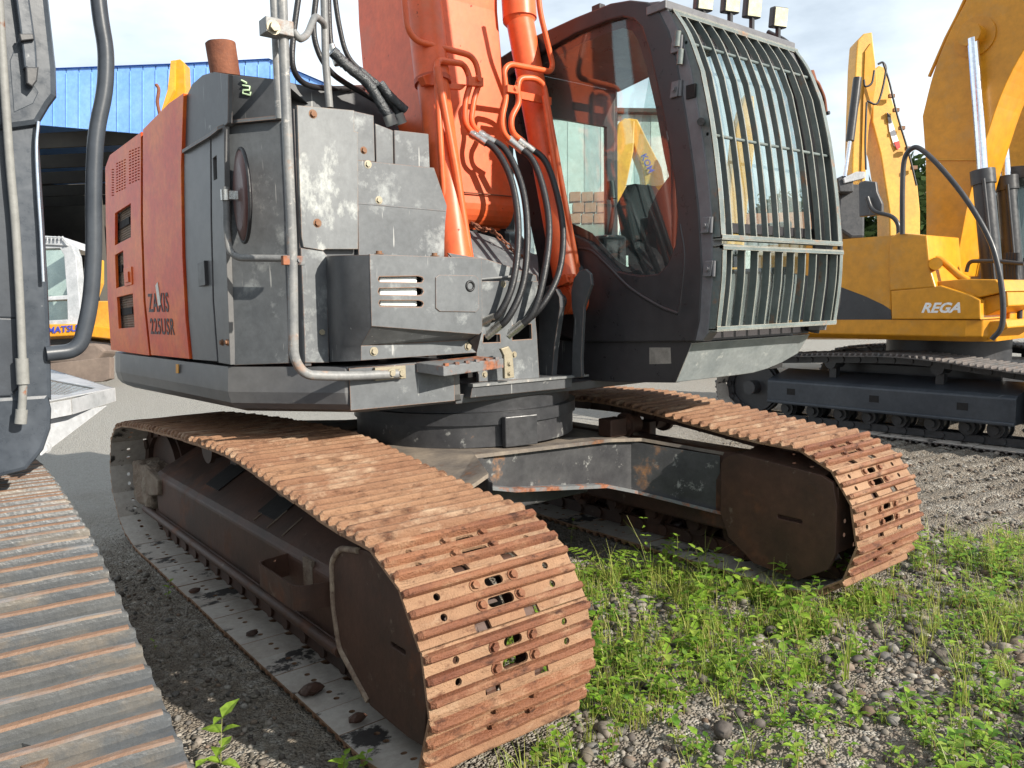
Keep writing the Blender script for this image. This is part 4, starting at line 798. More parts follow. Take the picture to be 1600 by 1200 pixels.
mb = MB(); secs = [[Vector((CX-.06, a-.11, b)), Vector((CL+.05, a-.11, b))] for a, b in fr_o]; mb.loft(secs, closed=False, caps=False, smooth=True); wsn = mb.build('windscreen', GW, cab)
for k in (0, 5, 7):
    a, b = fr_o[k]; MB().box((CL, a-.14, b-.02), (CX-.05, a-.09, b+.025)).build('windscreen_rail', M['cab'], cab)
for (x, y) in ((1057, 70), (1056, 140), (1104, 352), (1108, 420)):
    q = at(x, y, ('x', CX+.01)); mb = MB(); mb.obox(q, (.012, 0, 0), (0, .022, 0), (0, .006, .035)); mb.cyl(q+Vector((.0, .025, -.035)), q+Vector((0, .028, .035)), .009, 8); bolt_mb(mb, q+Vector((.012, 0, 0)), (1, 0, 0), .010, .01); mb.build('hinge', M['cabframe'], cab, .003)
MB().cyl(at(1095, 190, ('x', CX)), at(1095, 190, ('x', CX+.05)), .017, 14).build('rubber_stop', M['rubber'], cab)
q = at(1080, 143, ('x', CX+.006)); MB().obox(q, (.006, 0, 0), (0, .025, 0), (0, 0, .03)).build('recess_shade', M['void'], cab)  # raised dark block painting the shade of a latch recess
MB().obox(at(935, 16, ('x', CX-.02))+Vector((0, 0, .01)), (.02, 0, 0), (0, .03, 0), (0, 0, .014)).build('roof_catch', M['cab'], cab, .004)
lbl = MB().prism(pts([(1008, 515), (1043, 516), (1043, 528), (1008, 527)], ('x', CX+.002)), (.0015, 0, 0)).build('data_label', M['silver'], cab); MB().prism(pts([(1026, 521), (1040, 522), (1040, 526), (1026, 525)], ('x', CX+.004)), (.001, 0, 0)).build('label_barcode', M['void'], lbl)

# ------------------------------------------------------------ slatted guard
GX0, GX1 = CX+.0, CL-.02
up_ = [(1046, 30), (1075, 50), (1092, 95), (1108, 170), (1122, 270), (1128, 375)]
gp_ = [(1.14, 2.72), (1.27, 2.60), (1.315, 2.50)]
def gy(px, py): q = at(px, py, ('x', GX0)); return (q.y, q.z)
U_ = [gy(1050, 16), gy(1072, 52), gy(1093, 110), gy(1108, 190), gy(1120, 290), gy(1126, 372)]
D_ = [gy(1128, 384), gy(1126, 440), gy(1118, 516)]
GD = [U_[0][0], U_[1][0]]
def bars(P2, xs, depth, th, name, parent, mt=M['guard'], up=True, face_in=.0):
    for x in xs:
        mb = MB(); secs = []
        for i, (a, b) in enumerate(P2):
            c_ = P2[max(i-1, 0)]; d_ = P2[min(i+1, len(P2)-1)]; t = Vector((0, d_[0]-c_[0], d_[1]-c_[1])).normalized(); n_ = Vector((0, -t.z, t.y)); 
            if n_.y < 0: n_ = -n_
            p = Vector((x, a, b)); secs.append([p+Vector((th/2, 0, 0)), p+Vector((-th/2, 0, 0)), p+Vector((-th/2, 0, 0))-n_*depth, p+Vector((th/2, 0, 0))-n_*depth])
        mb.loft(secs); mb.build(name, mt, parent)
def refine(P2, k=5):
    return [(p.y, p.z) for p in spline([Vector((0, a, b)) for a, b in P2], k)]
URs = refine(U_[:3], 4)[:-1]+refine(U_[2:], 4); DRs = refine(D_, 4)
# frame (outer rim of the upper leaf)
def leaf(P2, name, w_=.045, th=.008):
    mb = MB()
    for x0, x1 in ((GX0, GX0-.006), (GX1, GX1+.006)):
        secs = []
        for a, b in P2: secs.append([Vector((x0, a+.004, b)), Vector((x0, a-.055, b)), Vector((x1, a-.055, b)), Vector((x1, a+.004, b))])
        mb.loft(secs)
    for x0, x1 in ((GX0, GX0-w_*.7), (GX1, GX1+w_*.7)):
        secs = []
        for a, b in P2: secs.append([Vector((x0, a+.006, b)), Vector((x1, a+.006, b)), Vector((x1, a, b)), Vector((x0, a, b))])
        mb.loft(secs)
    for (a, b), s in ((P2[0], 1), (P2[-1], -1)):
        mb.box((GX1, a-.05, b-.006), (GX0, a+.008, b+.006)); mb.box((GX1, a, b-.016 if s > 0 else b), (GX0, a+.010, b if s > 0 else b+.016))
    return mb.build(name, M['guard'], EX)
g_up = leaf(URs, 'upper_guard'); g_lo = leaf(DRs, 'lower_guard', .04)
W_ = GX0-GX1
bars(URs, [GX0-W_*(k+.95)/11.0 for k in range(10)], .030, .007, 'guard_slat', g_up)
bars(DRs, [GX0-W_*(k+.75)/10.2 for k in range(10)], .040, .007, 'guard_slat', g_lo)
for i, f_ in ((0, .0), (1, .0), (2, .0), (3, .55), ):
    pass
def crossrod(P2, z, parent, r=.006):
    for i in range(len(P2)-1):
        if (P2[i][1]-z)*(P2[i+1][1]-z) <= 0:
            t = (z-P2[i][1])/(P2[i+1][1]-P2[i][1]+1e-9); y = P2[i][0]+t*(P2[i+1][0]-P2[i][0]); MB().tube([(GX0, y-.018, z), (GX1, y-.018, z)], r, 8).build('cross_rod', M['guard'], parent); return
for py in (62, 208): 
    q = at(1085 if py == 62 else 1112, py, ('x', GX0)); crossrod(URs, q.z, g_up, .008)
q = at(1100, 135, ('x', GX0))
for k in (0,):
    a, b = DRs[k]; MB().box((GX1, a-.012, b-.012-.03*k), (GX0, a+.002, b+.004-.03*k)).build('guard_rail', M['guard'], g_lo)
# hinge tubes of the guard on its left edge
for (x, y) in ((1058, 62), (1062, 90)):
    q = at(x, y, ('x', GX0+.02)); MB().cyl(q+Vector((0, 0, -.03)), q+Vector((0, .006, .035)), .014, 12).build('hinge_tube', M['guard'], g_up)
# lamp rail and four work lamps
ya, za = URs[0]
MB().box((GX1-.02, ya-.14, za+.012), (GX0+.02, ya-.02, za+.05)).build('lamp_rail', M['cabframe'], EX, .004)
for k, (x, y) in enumerate(((1099, 0), (1141, 4), (1175, 12), (1216, 28))):
    q = at(x, y, ('y', ya-.05)); q.z = max(q.z, za+.085); tlt = Vector((.28, .90, -.12)).normalized(); sx = tlt.cross(Vector((0, 0, 1))).normalized(); uz = sx.cross(tlt)
    mb = MB(); mb.obox(q, sx*.047, tlt*.022, uz*.052); wl = mb.build('work_lamp', M['black'], EX, .008); MB().obox(q+tlt*.0235, sx*.040, tlt*.002, uz*.045).build('lamp_lens', M['lens'], wl)
    MB().box((q.x-.01, q.y-.01, za+.03), (q.x+.01, q.y+.01, q.z-.05)).build('lamp_bracket', M['black'], wl)
# black rail down the far side of the guard
YG = 1.30
hp = [(1200, 50, 1.02), (1235, 72, 1.08), (1262, 130, 1.16), (1285, 200, 1.24), (1302, 290, 1.32), (1312, 370, 1.36), (1311, 440, 1.37), (1304, 490, 1.36), (1280, 510, 1.32), (1235, 517, 1.26)]
XG = CL-.04
mb = MB(); mb.tube(spline([at(x, y, ('x', XG)) for x, y, _ in hp], 6), .013, 10); mb.build('guard_side_rail', M['black'], EX)
# broken mirror arm with reflector
q1, q2 = at(1267, 112, ('x', XG)), at(1272, 128, ('x', XG))
mb = MB(); mb.cyl(q1, q2, .017, 12); mb.tube(fillet([at(1262, 130, ('x', XG)), at(1276, 125, ('x', XG)), at(1288, 152, ('x', XG-.05)), at(1291, 178, ('x', XG-.05))], .03), .009, 8); mb.build('mirror_stub', M['rust'], EX)
mb = MB(); mb.tube([at(1296, 176, ('x', XG)), at(1275, 182, ('x', XG))], .010, 8); mb.obox(at(1283, 179, ('x', XG)), (.012, 0, 0), (0, .012, 0), (0, 0, .02)); mb.build('mirror_joint', M['black'], EX)

# ------------------------------------------------------------ nose under the cab
ns = [(905, 534), (1080, 533), (1076, 545), (1055, 597), (960, 596), (905, 592)]
nb = plate(MB(), ns, [], ('x', CX-.012), .03, bev=.003).build('cab_plinth', M['cab'], EX)
MB().prism(pts([(1015, 543), (1048, 543), (1049, 568), (1015, 569)], ('x', CX-.010)), (.002, 0, 0)).build('data_label', M['label'], nb)
a_, b_ = at(1080, 534, ('x', CX-.015)), at(1052, 597, ('x', CX-.015)); yt, zt_, yb_, zb_ = a_.y, a_.z, b_.y, b_.z
mb = MB(); secs = []
for k in range(9):
    t = k/8; x = CX-.012-(1.0)*t; lift = .0 if t < .55 else (t-.55)**2*.42; secs.append([Vector((x, yt+.01-.0*t, zt_-.005)), Vector((x, yb_+.02+lift*.3, zb_+lift)), Vector((x, yb_-.03, zb_-.0+lift)), Vector((x, yt-.05, zt_-.005))])
mb.loft(secs); mb.build('front_deflector', M['deflector'], EX, .004)
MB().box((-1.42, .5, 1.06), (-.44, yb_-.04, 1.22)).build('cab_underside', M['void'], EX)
# ------------------------------------------------------------ second excavator, cut by the left edge
LM = thing('excavator', 'blue-black excavator cut off by the left edge, grey track shoes with rusty grousers', 'excavator', (2.5, .8, 0))
SHG = shoe_mesh('track_shoe', [M['shoegrey'], M['shoein'], M['shoegreytip']], W=.64, holes=False, p=PITCH*NS/33, tip=.80)
TLM = Matrix.Translation((2.05+.32, .0, .0)) @ Matrix.Rotation(-.065, 4, 'Z') @ Matrix.Translation((0, 1.0, 0))
lc = track(LM, TLM, SHG, M['navy'], .04, NS=33)
bm_ = MB(TLM)
mb = MB(TLM)
mb.box((-.27, -2.3, .22), (.27, 2.1, .6)) if False else mb.box((-.23, -1.2, .24), (.25, 1.1, .56)); mb.build('track_frame', M['navy'], LM, .01)
# domed shoe bolts close to the camera
for (px, py) in ((28, 1148), (52, 1186), (22, 1062), (14, 962)):
    q = at(px, py, ('z', .765)); mb = MB(); mb.cyl(q-Vector((0, 0, .04)), q-Vector((0, 0, .004)), .026, 6, 0, .020); mb.build('shoe_bolt', M['shoegreytip'], LM, .003)
YL = ('y', .5)
def lp(name, o, m_, thick=.25, off=0, bev=.01, parent=LM): return plate(MB(), o, [], YL, thick, bev=bev, off=off).build(name, m_, parent)
lp('door_frame', [(-60, -60), (58, -60), (63, 0), (75, 110), (76, 150), (66, 163), (50, 190), (-60, 205)], M['navyf'], .12, .02, .02)
lp('window_recess', [(-60, -60), (42, -60), (50, 0), (60, 120), (54, 150), (30, 178), (20, 182), (14, 120), (-60, 110)], M['navy'], .02, .028, .0)
lp('recess_ledge', [(14, 100), (30, 60), (44, 130), (56, 148), (48, 165), (20, 178)], M['navyf'], .02, .038, .003)
lp('hatch_strut', [(14, -60), (28, -60), (48, 80), (50, 118), (36, 112), (32, 76)], M['navyf'], .03, .07, .006)
lp('strut_clip', [(26, 66), (44, 66), (45, 72), (28, 74)], M['black'], .02, .09, .003)
lp('strut_end', [(37, 116), (52, 116), (50, 134), (44, 142), (38, 138)], M['black'], .02, .08, .004)
lp('body_column', [(-60, 180), (48, 180), (54, 240), (60, 330), (66, 430), (71, 540), (72, 618), (-60, 624)], M['navyf'], .5, .0, .015)
lp('lower_body', [(-60, 630), (68, 622), (72, 640), (71, 668), (60, 700), (36, 728), (-20, 742), (-60, 745)], M['navyf'], .5, .004, .015)
lp('door_panel', [(-60, 150), (8, 150), (14, 300), (22, 470), (24, 495), (-60, 492)], M['navy'], .04, .02, .006)
lp('door_lower_panel', [(-60, 497), (25, 500), (28, 600), (14, 616), (-60, 618)], M['navy'], .04, .018, .006)
lp('hinge_slot_shade', [(6, 640), (16, 632), (18, 680), (8, 692), (3, 690)], M['void'], .01, .012, .0)  # dark plate painting the shade of a hinge slot
MB().tube(spline(pts([(60, 190), (57, 230), (60, 300), (64, 360), (68, 440)], ('y', .54)), 6), .006, 8).build('trim_strip', M['chrome'], LM)
MB().tube(spline(pts([(-2, -10), (6, 120), (16, 260), (24, 350), (30, 450), (34, 540), (36, 600), (33, 655)], ('y', .56)), 6), .013, 10).build('flexible_hose', M['seal'], LM)
q = pts([(34, 560), (36, 600)], ('y', .56)); MB().cyl(q[0], q[1], .019, 12).build('hose_sleeve', M['seal'], LM); q = pts([(34, 640), (32, 662)], ('y', .56)); MB().cyl(q[0], q[1], .018, 12).build('hose_end', M['seal'], LM)
MB().tube(spline(pts([(6, -20), (30, 60), (52, 100), (66, 150), (54, 170)], ('y', .53)), 6), .010, 8).build('rubber_seal', M['rubber'], LM)
hp = fillet(pts([(148, -60), (157, 30), (166, 78), (165, 140), (150, 205), (146, 290), (147, 400), (141, 480), (124, 548), (72, 553)], ('y', .52)), .10, 8)
MB().tube(hp, pxr(12, hp[5]), 18).build('handrail', M['navy'], LM)
# silver side step with an expanded metal tread
zt2 = 1.12
c1, c2, c3, c4 = at(30, 562, ('z', zt2)), at(178, 606, ('z', zt2)), at(70, 627, ('z', zt2)), at(-10, 640, ('z', zt2))
stp = MB(); stp.add([], [])
O_ = [c1, c2, c3, at(10, 632, ('z', zt2))]
I_ = [at(40, 585, ('z', zt2)), at(150, 606, ('z', zt2)), at(100, 617, ('z', zt2)), at(20, 615, ('z', zt2))]
secs = []
mb = MB()
for i in range(4):
    j = (i+1) % 4; mb.prism([O_[i], O_[j], I_[j], I_[i]], (0, 0, -.006))
sf = mb.build('side_step', M['silver'], LM, .002)
ql = [at(178, 606, ('z', zt2)), at(110, 624, ('z', zt2)), at(76, 630, ('z', zt2))]
mb = MB()
for a, b in ((ql[0], ql[1]), (ql[1], ql[2])): mb.prism([a, b, b-Vector((0, 0, .058)), a-Vector((0, 0, .058))], (-.006, -.006, 0))
a = ql[0]; b = c1; mb.prism([a, b, b-Vector((0, 0, .055)), a-Vector((0, 0, .055))], (.006, .006, 0)); mb.build('step_lip', M['silver'], sf, .002)
mb = MB()
for k in range(15):
    t = k/14; mb.tube([I_[0].lerp(I_[1], t)-Vector((0, 0, .012)), I_[3].lerp(I_[2], t)-Vector((0, 0, .012))], .004, 5)
    mb.tube([I_[0].lerp(I_[3], t)-Vector((0, 0, .012)), I_[1].lerp(I_[2], t)-Vector((0, 0, .012))], .004, 5)
mb.build('step_mesh', M['steel'], sf)
mb = MB(); g_ = [ql[2]-Vector((0, 0, .058)), ql[0].lerp(ql[1], .2)-Vector((0, 0, .058))]
mb.prism([at(76, 652, ('z', 1.06)), at(165, 634, ('z', 1.06)), at(62, 712, ('z', .93))], (-.008, -.004, 0)); gs = mb.build('step_gusset', M['silver'], sf, .002)
bolt_mb(MB(), at(70, 698, ('z', .955)), (.3, 1, 0), .016, .012).build('gusset_bolt', M['silver'], gs)
# ------------------------------------------------------------ yellow excavator on the right
RX = thing('excavator', 'yellow excavator with black swoosh and white lettering on its side, at the right edge', 'excavator', (-6.8, -.3, 0))
blackshoe = mat('worn_black_shoe', (.06, .06, .06), .6, v2=(.13, .11, .10), vs=4, rust=(.2, .12, .08), rs=5, rlo=.6, rhi=.7, bump=.3)
SHB = shoe_mesh('track_shoe', [blackshoe, M['shoein'], blackshoe], holes=False)
for xc in (-5.62, -7.95):
    T = Matrix.Translation((xc, -.35, 0)); track(RX, T, SHB, M['black'], .03); wheels(RX, T, M['black'])
    mb = MB(T); mb.loft([[Vector((a, y, b)) for a, b in ((.24, .26), (.24, .50), (.20, .53), (-.2, .62), (-.24, .5), (-.24, .26))] for y in (-1.3, 1.25)]); mb.box((.24, -1.3, .25), (.262, 1.25, .285)); f_ = mb.build('track_frame', M['navy'], RX, .012)
    for y in (-1.05, -.1, .75): MB(T).box((.238, y, .36), (.243, y+.10, .43)).build('slot_shade', M['void'], f_)  # dark plates on the frame side, painting the shade inside its slots
    for y in (-.62, .5): MB(T).cyl((-.1, y, .73), (.1, y, .73), .065, 18).box((-.04, y-.04, .55), (.04, y+.04, .70)).build('carrier_roller', M['black'], RX, .003)
MB().box((-7.7, -1.1, .45), (-5.9, .6, .72)).build('chassis', M['black'], RX, .02)
MB().cyl((-6.8, -.3, .72), (-6.8, -.3, 1.0), .62, 48).build('slewing_ring', M['black'], RX, .005)
XS = -5.45; SX = ('x', XS)
sk = [(a, b) for a, b in ((-8.15, .55), (-8.15, -2.0), (-7.3, -2.5), (-6.2, -2.5), (-5.5, -2.0), (-5.45, -1.5), (-5.45, .42), (-5.50, .55), (-5.62, .62))]
MB().loft([[Vector((a+(.1 if a < -6.8 else -.1)*k_, b*(1-.03*k_), z)) for a, b in sk] for z, k_ in ((1.0, .7), (1.05, .0), (1.205, 0))]).build('side_skirt', M['yellow'], RX, .01)
def rp(name, o, m_, th=.03, off=0, bev=.008, parent=RX): return plate(MB(), o, [], SX, th, bev=bev, off=off).build(name, m_, parent)
zt3 = at(1391, 368, SX).z
mb = MB(); mb.loft([[Vector((-8.1, -1.9, z)), Vector((-7.3, -2.45, z)), Vector((-6.2, -2.45, z)), Vector((-5.55, -2.0, z)), Vector((XS, -1.5, z)), Vector((XS, -.275, z)), Vector((-8.1, -.275, z))] for z in (1.215, zt3)]); bd = mb.build('rear_body', M['yellow'], RX, .03, 3)
rp('front_block', [(1394, 452), (1392, 400), (1395, 372), (1405, 366), (1447, 370), (1452, 420), (1460, 447)], M['yellow'], .7, .006, .015)
rp('front_box', [(1395, 456), (1440, 452), (1470, 448), (1515, 462), (1530, 470), (1531, 497), (1396, 497)], M['yellow'], .8, .004, .012)
mb = MB(); mb.prism(pts([(1440, 452), (1462, 440), (1505, 436), (1556, 437), (1572, 455), (1530, 465), (1515, 461), (1470, 447)], ('x', -5.5)), (-.8, 0, 0)); mb.build('step_cover', M['yellow'], RX, .01)
mb = MB(); mb.prism(pts([(1532, 466), (1574, 456), (1576, 478), (1532, 497)], ('x', -5.56)), (-.7, 0, 0)); mb.prism(pts([(1533, 503), (1572, 500), (1575, 512), (1545, 530), (1530, 530)], ('x', -5.56)), (-.7, 0, 0)); mb.build('corner_cover', M['yellow'], RX, .01)
sw = [(1200, 420), (1270, 432), (1310, 447), (1350, 462), (1380, 476), (1392, 484), (1393, 499), (1200, 500)]
rp('black_swoosh', sw, M['black'], .004, .004, 0); rp('black_swoosh', [(1396, 486), (1405, 491), (1411, 497), (1396, 497)], M['black'], .004, .011, 0)
text('lettering', 'REGA', at(1440, 488, SX)+Vector((.014, 0, 0)), (0, 1, 0), (0, 0, 1), .13, M['white'], RX, shear=.35, bold=.035, width=1.1)
# brackets and mirror above the block
MB().tube(fillet(pts([(1430, 412), (1432, 405), (1470, 405), (1500, 432), (1512, 438)], ('x', -5.6)), .05), .035, 8).build('hinge_arm', M['yellow'], RX)
MB().cyl(at(1462, 412, ('x', -5.6)), at(1462, 412, ('x', -5.4)), .06, 16).build('hinge_pin', M['yellow'], RX)
MB().prism(pts([(1341, 286), (1350, 282), (1368, 284), (1370, 300), (1378, 318), (1378, 336), (1342, 339)], ('x', -5.6)), (-.05, 0, 0)).build('mirror', M['dark'], RX, .012)
MB().tube(fillet(pts([(1355, 308), (1362, 330), (1395, 338), (1404, 350), (1404, 366)], ('x', -5.55)), .08), .022, 10).build('mirror_arm', M['black'], RX)
MB().tube(spline(pts([(1410, 366), (1410, 300), (1413, 250), (1425, 232), (1440, 234), (1470, 262), (1510, 312), (1545, 372), (1560, 420), (1567, 470), (1565, 510), (1550, 530)], ('x', -5.4)), 6), .024, 12).build('handrail', M['black'], RX)
# boom, cylinders
BXp = ('x', -6.5)
bo = spline(pts([(1600, -160), (1540, -60), (1510, 0), (1480, 58), (1458, 115), (1441, 182)], BXp), 4)+pts([(1446, 250), (1447, 330), (1447, 425), (1492, 432), (1500, 385)], BXp)+spline(pts([(1510, 330), (1522, 280), (1538, 228), (1566, 145), (1604, 72), (1665, -5), (1760, -90), (1800, -140)], BXp), 4)
bm = MB().prism(bo, (-.62, 0, 0)).build('boom', M['yellow'], RX, .01)
MB().tube(pts([(1448, 250), (1531, 250)], ('x', -6.49)), .006, 6).build('weld_seam', M['yellow_far'], bm); MB().tube(pts([(1447, 390), (1500, 388)], ('x', -6.49)), .006, 6).build('weld_seam', M['yellow_far'], bm)
q = at(1524, 58, BXp); MB().cyl(q, q+Vector((.02, 0, 0)), pxr(30, q), 36).build('boss_plate', M['yellow'], bm, .005); MB().cyl(q, q+Vector((.16, 0, 0)), .11, 24).build('cylinder_pin', M['yellow'], bm, .01)
mb = MB(); 
for a, b in zip(pts([(1470, 70), (1490, 35), (1510, 5)], ('x', -6.52)), pts([(1480, 40), (1500, 12), (1520, -20)], ('x', -6.52))): pass
MB().tube(pts([(1452, 120), (1478, 60), (1496, 25), (1512, -10)], ('x', -6.6)), .02, 8).build('boom_pipe', M['yellow'], bm)
for x_, t_, m2_, b_ in ((-6.38, (1520, 60), (1535, 266), (1552, 450)), (-7.25, (1560, 120), (1572, 276), (1586, 455))):
    a, c, e = at(*t_, ('x', x_)), at(*m2_, ('x', x_)), at(*b_, ('x', x_)); cyv = MB().cyl(a, c, .052, 20).build('cylinder_rod', M['chrome'], RX)
    MB().cyl(c, e, .098, 24).cyl(c, c+(e-c)*.12, .115, 24).build('cylinder_barrel', M['black'], cyv, .004); MB().tube([c+Vector((.12, .06, -.1)), e+Vector((.12, .06, 0))], .016, 8).build('cylinder_pipe', M['black'], cyv)
for k in range(4): MB().tube(spline(pts([(1574+k*5, 395), (1573+k*5, 430), (1578+k*5, 460), (1577+k*5, 498)], ('x', -6.2)), 5), .03, 10).build('rubber_hose', M['rubber'], RX)
MB().tube(fillet(pts([(1510, 425), (1514, 408), (1560, 408), (1600, 412)], ('x', -6.1)), .05), .02, 8).build('front_pipe', M['black'], RX)
MB().box((-7.0, .2, 1.2), (-6.0, .6, 1.45)).build('boom_foot', M['yellow'], RX, .01)
# its cab beyond the boom
CP = ('x', -7.4); 
for o in ([(1555, 262), (1700, 250), (1700, 270), (1555, 282)], [(1556, 400), (1700, 410), (1700, 500), (1556, 470)], [(1556, 262), (1562, 262), (1562, 440), (1556, 440)]): MB().prism(pts(o, CP), (-.9, 0, 0)).build('cab_frame', M['black'], RX, .01)
MB().prism(pts([(1560, 280), (1700, 270), (1700, 410), (1560, 402)], ('x', -7.42)), (-.006, 0, 0)).build('cab_window', GT, RX)
MB().prism(pts([(1540, 140), (1700, 90), (1700, 262), (1540, 262)], ('x', -8.0)), (-.5, 0, 0)).build('arm', M['yellow_far'], RX)
# ------------------------------------------------------------ machines and buildings further off
def flat(t, name, o, D, th, m_, parent, bev=.02, off=0):
    return MB().prism(pts(o, ('d', D)), FV*th).build(name, m_, parent, bev)
# excavator with raised boom behind the yellow one
b3 = thing('excavator', 'yellow excavator far behind, arm and boom folded like an upturned V against the sky', 'excavator', (-11.2, -3.8, 0))
D = 14
flat(b3, 'arm', [(1340, 63), (1350, 52), (1363, 50), (1368, 97), (1370, 130), (1357, 207), (1352, 290), (1331, 290), (1334, 180), (1337, 100)], D, .35, M['yellow_far'], b3)
flat(b3, 'arm_edge_plate', [(1352, 80), (1362, 66), (1367, 98), (1369, 130), (1356, 207), (1352, 268), (1346, 268), (1349, 160)], D-.03, .02, M['yellow'], b3, 0)
flat(b3, 'boom', [(1364, 110), (1374, 102), (1384, 106), (1394, 155), (1416, 225), (1434, 290), (1438, 330), (1438, 470), (1392, 470), (1390, 330), (1376, 240), (1363, 190)], D+.1, .5, M['yellow_far'], b3)
flat(b3, 'decal', [(1386, 175), (1391, 180), (1406, 226), (1405, 233), (1397, 228), (1390, 205)], D+.08, .01, M['white'], b3, 0); flat(b3, 'decal_stripe', [(1397, 222), (1405, 220), (1407, 230), (1402, 234)], D+.06, .01, M['redink'], b3, 0); flat(b3, 'decal_black', [(1386, 176), (1392, 182), (1394, 192), (1388, 190)], D+.06, .01, M['black'], b3, 0)
q = pts([(1340, 122), (1328, 220), (1320, 276)], ('d', D-.2)); c_ = MB().cyl(q[0], q[1], .072, 14).build('cylinder_barrel', M['black'], b3); MB().cyl(q[1], q[2], .035, 12).build('cylinder_rod', M['chrome'], c_)
for l in ([(1366, 110), (1362, 130), (1352, 135), (1350, 125)], [(1372, 100), (1380, 98), (1384, 112), (1372, 160), (1355, 158)], [(1380, 98), (1390, 130), (1402, 180), (1420, 240), (1432, 290)], [(1354, 160), (1352, 220), (1353, 265)]): MB().tube(spline(pts(l, ('d', D-.25)), 5), .018, 8).build('hose', M['rubber'], b3)
for i, p in enumerate(pts([(1393, 150), (1400, 172), (1409, 200), (1419, 232), (1428, 262)], ('d', D))): MB().obox(p, RV*.05, UV*.03, FV*.03).build('pipe_clamp', M['bolt'], b3)
flat(b3, 'bucket_link', [(1308, 278), (1322, 272), (1334, 276), (1334, 300), (1312, 300)], D-.2, .2, M['black'], b3, .02)
flat(b3, 'coupler', [(1312, 298), (1336, 268), (1352, 270), (1352, 372), (1330, 372), (1312, 360), (1308, 330)], D, .5, M['black'], b3, .05)
flat(b3, 'bucket_ear', [(1338, 268), (1352, 268), (1352, 278), (1320, 286), (1318, 278)], D-.25, .1, M['silver'], b3, .01)
flat(b3, 'body', [(1310, 372), (1480, 372), (1480, 520), (1310, 520)], D+.3, 2.2, M['yellow_far'], b3, .05)
# excavator seen through the cab glass
b4 = thing('excavator', 'yellow excavator seen through the cab glass, blue letters on its folded boom', 'excavator', (-7.4, -8.5, 0))
D = 15
flat(b4, 'arm', [(966, 192), (976, 184), (992, 188), (990, 235), (976, 302), (960, 330), (958, 250)], D, .35, M['yellow_far'], b4)
flat(b4, 'boom', [(980, 184), (996, 186), (1010, 215), (1034, 262), (1060, 400), (1040, 470), (1022, 400), (1005, 265), (984, 210)], D+.1, .5, M['yellow_far'], b4)
p = at(1001, 243, ('d', D+.04)); ex = (at(1024, 264, ('d', D+.04))-p).normalized(); up_v = (-FV).cross(ex).normalized()
text('lettering', 'KOM', p, (at(1012, 262, ('d', D+.04))-at(998, 232, ('d', D+.04))), (at(1010, 226, ('d', D+.04))-at(998, 232, ('d', D+.04))), .17, M['blueink'], b4, bold=.02)
flat(b4, 'body', [(950, 425), (1060, 425), (1060, 500), (950, 500)], D+.3, 2, M['yellow_far'], b4, .05)
b6 = thing('excavator', 'yellow excavator seen through the front guard, only its raised boom showing', 'excavator', (-10.5, -6.2, 0))
flat(b6, 'boom', [(1150, 200), (1165, 145), (1178, 150), (1182, 210), (1170, 300), (1160, 420), (1130, 480), (1140, 300)], 14, .4, M['yellow_far'], b6)
flat(b6, 'body', [(1120, 430), (1250, 430), (1250, 500), (1120, 500)], 14.2, 2, M['yellow_far'], b6, .05)
# pale building and wrapped stacks beyond the cab
pw = thing('building', 'pale panelled building beyond the cab, seen only through its windows', 'building', (-9, -12, 0))
for k in range(9):
    x0, x1 = 835+k*26, 835+k*26+25.3; flat(pw, 'wall_panel', [(x0, 172), (x1, 174), (x1, 482), (x0, 482)], 19, .1, M['cream'] if k % 3 else M['wrap'], pw, 0)
flat(pw, 'wall', [(834, 176), (1072, 180), (1072, 482), (834, 482)], 19.2, 3, M['cream'], pw, 0)
flat(pw, 'eave', [(830, 166), (1076, 170), (1076, 176), (830, 172)], 18.8, .3, M['dim'], pw, 0)
bp = thing('brick_stack', 'small stack of red bricks on a pallet seen through the cab window', 'bricks', tuple(at(915, 350, ('d', 10))))
for r in range(3):
    for c in range(3):
        x0 = 890+c*19+(5 if r % 2 else 0); y0 = 300+r*17; flat(bp, 'brick', [(x0, y0), (x0+17.5, y0-1), (x0+17.5, y0+14), (x0, y0+15)], 10, .12, M['brick'], bp, .005)
bp2 = MB().prism(pts([(885, 352), (955, 350), (955, 500), (885, 500)], ('d', 10)), FV*.6).build('plinth', M['conc']); tag(bp2, 'pale block under the brick stack, seen through the cab', 'plinth')
wr = thing('wrapped_bundle', 'pale sheeted bundle seen through the cab window', 'bundle', tuple(at(1000, 480, ('d', 11))))
s_ = []
rnd = random.Random(5)
for k in range(7):
    t = k/6; s_.append([at(960+90*(i/9)+rnd.uniform(-3, 3), 420-130*math.sin(math.pi*i/9)**.6*(1-t*.25)+rnd.uniform(-5, 5), ('d', 11+t*1.4)) for i in range(10)])
MB().loft(s_, closed=False, caps=False).build('sheet', M['wrap'], wr)

# small excavator with glazed cab at far left
kz = thing('excavator', 'yellow excavator with pale grey glazed cab, parked before the shed at far left', 'excavator', tuple(Vector((1, 1, 0))*at(100, 540, ('d', 15))))
D = 15
plate(MB(), [(30, 372), (100, 375), (112, 384), (118, 400), (124, 470), (127, 507), (30, 507)], [[(50, 388), (94, 387), (101, 398), (106, 462), (50, 466)], [(50, 470), (106, 467), (107, 500), (50, 503)]], ('d', D), .2, bev=.01).build('cab', M['silver'], kz)
flat(kz, 'cab_glass', [(50, 388), (94, 387), (101, 398), (107, 500), (50, 503)], D+.1, .02, GT, kz, 0)
flat(kz, 'cab_back', [(30, 378), (100, 378), (118, 400), (120, 507), (30, 507)], D+1.2, .1, M['wrap'], kz, 0)
flat(kz, 'roof', [(66, 368), (98, 370), (106, 384), (66, 382)], D-.05, 1.2, M['silver'], kz, .01)
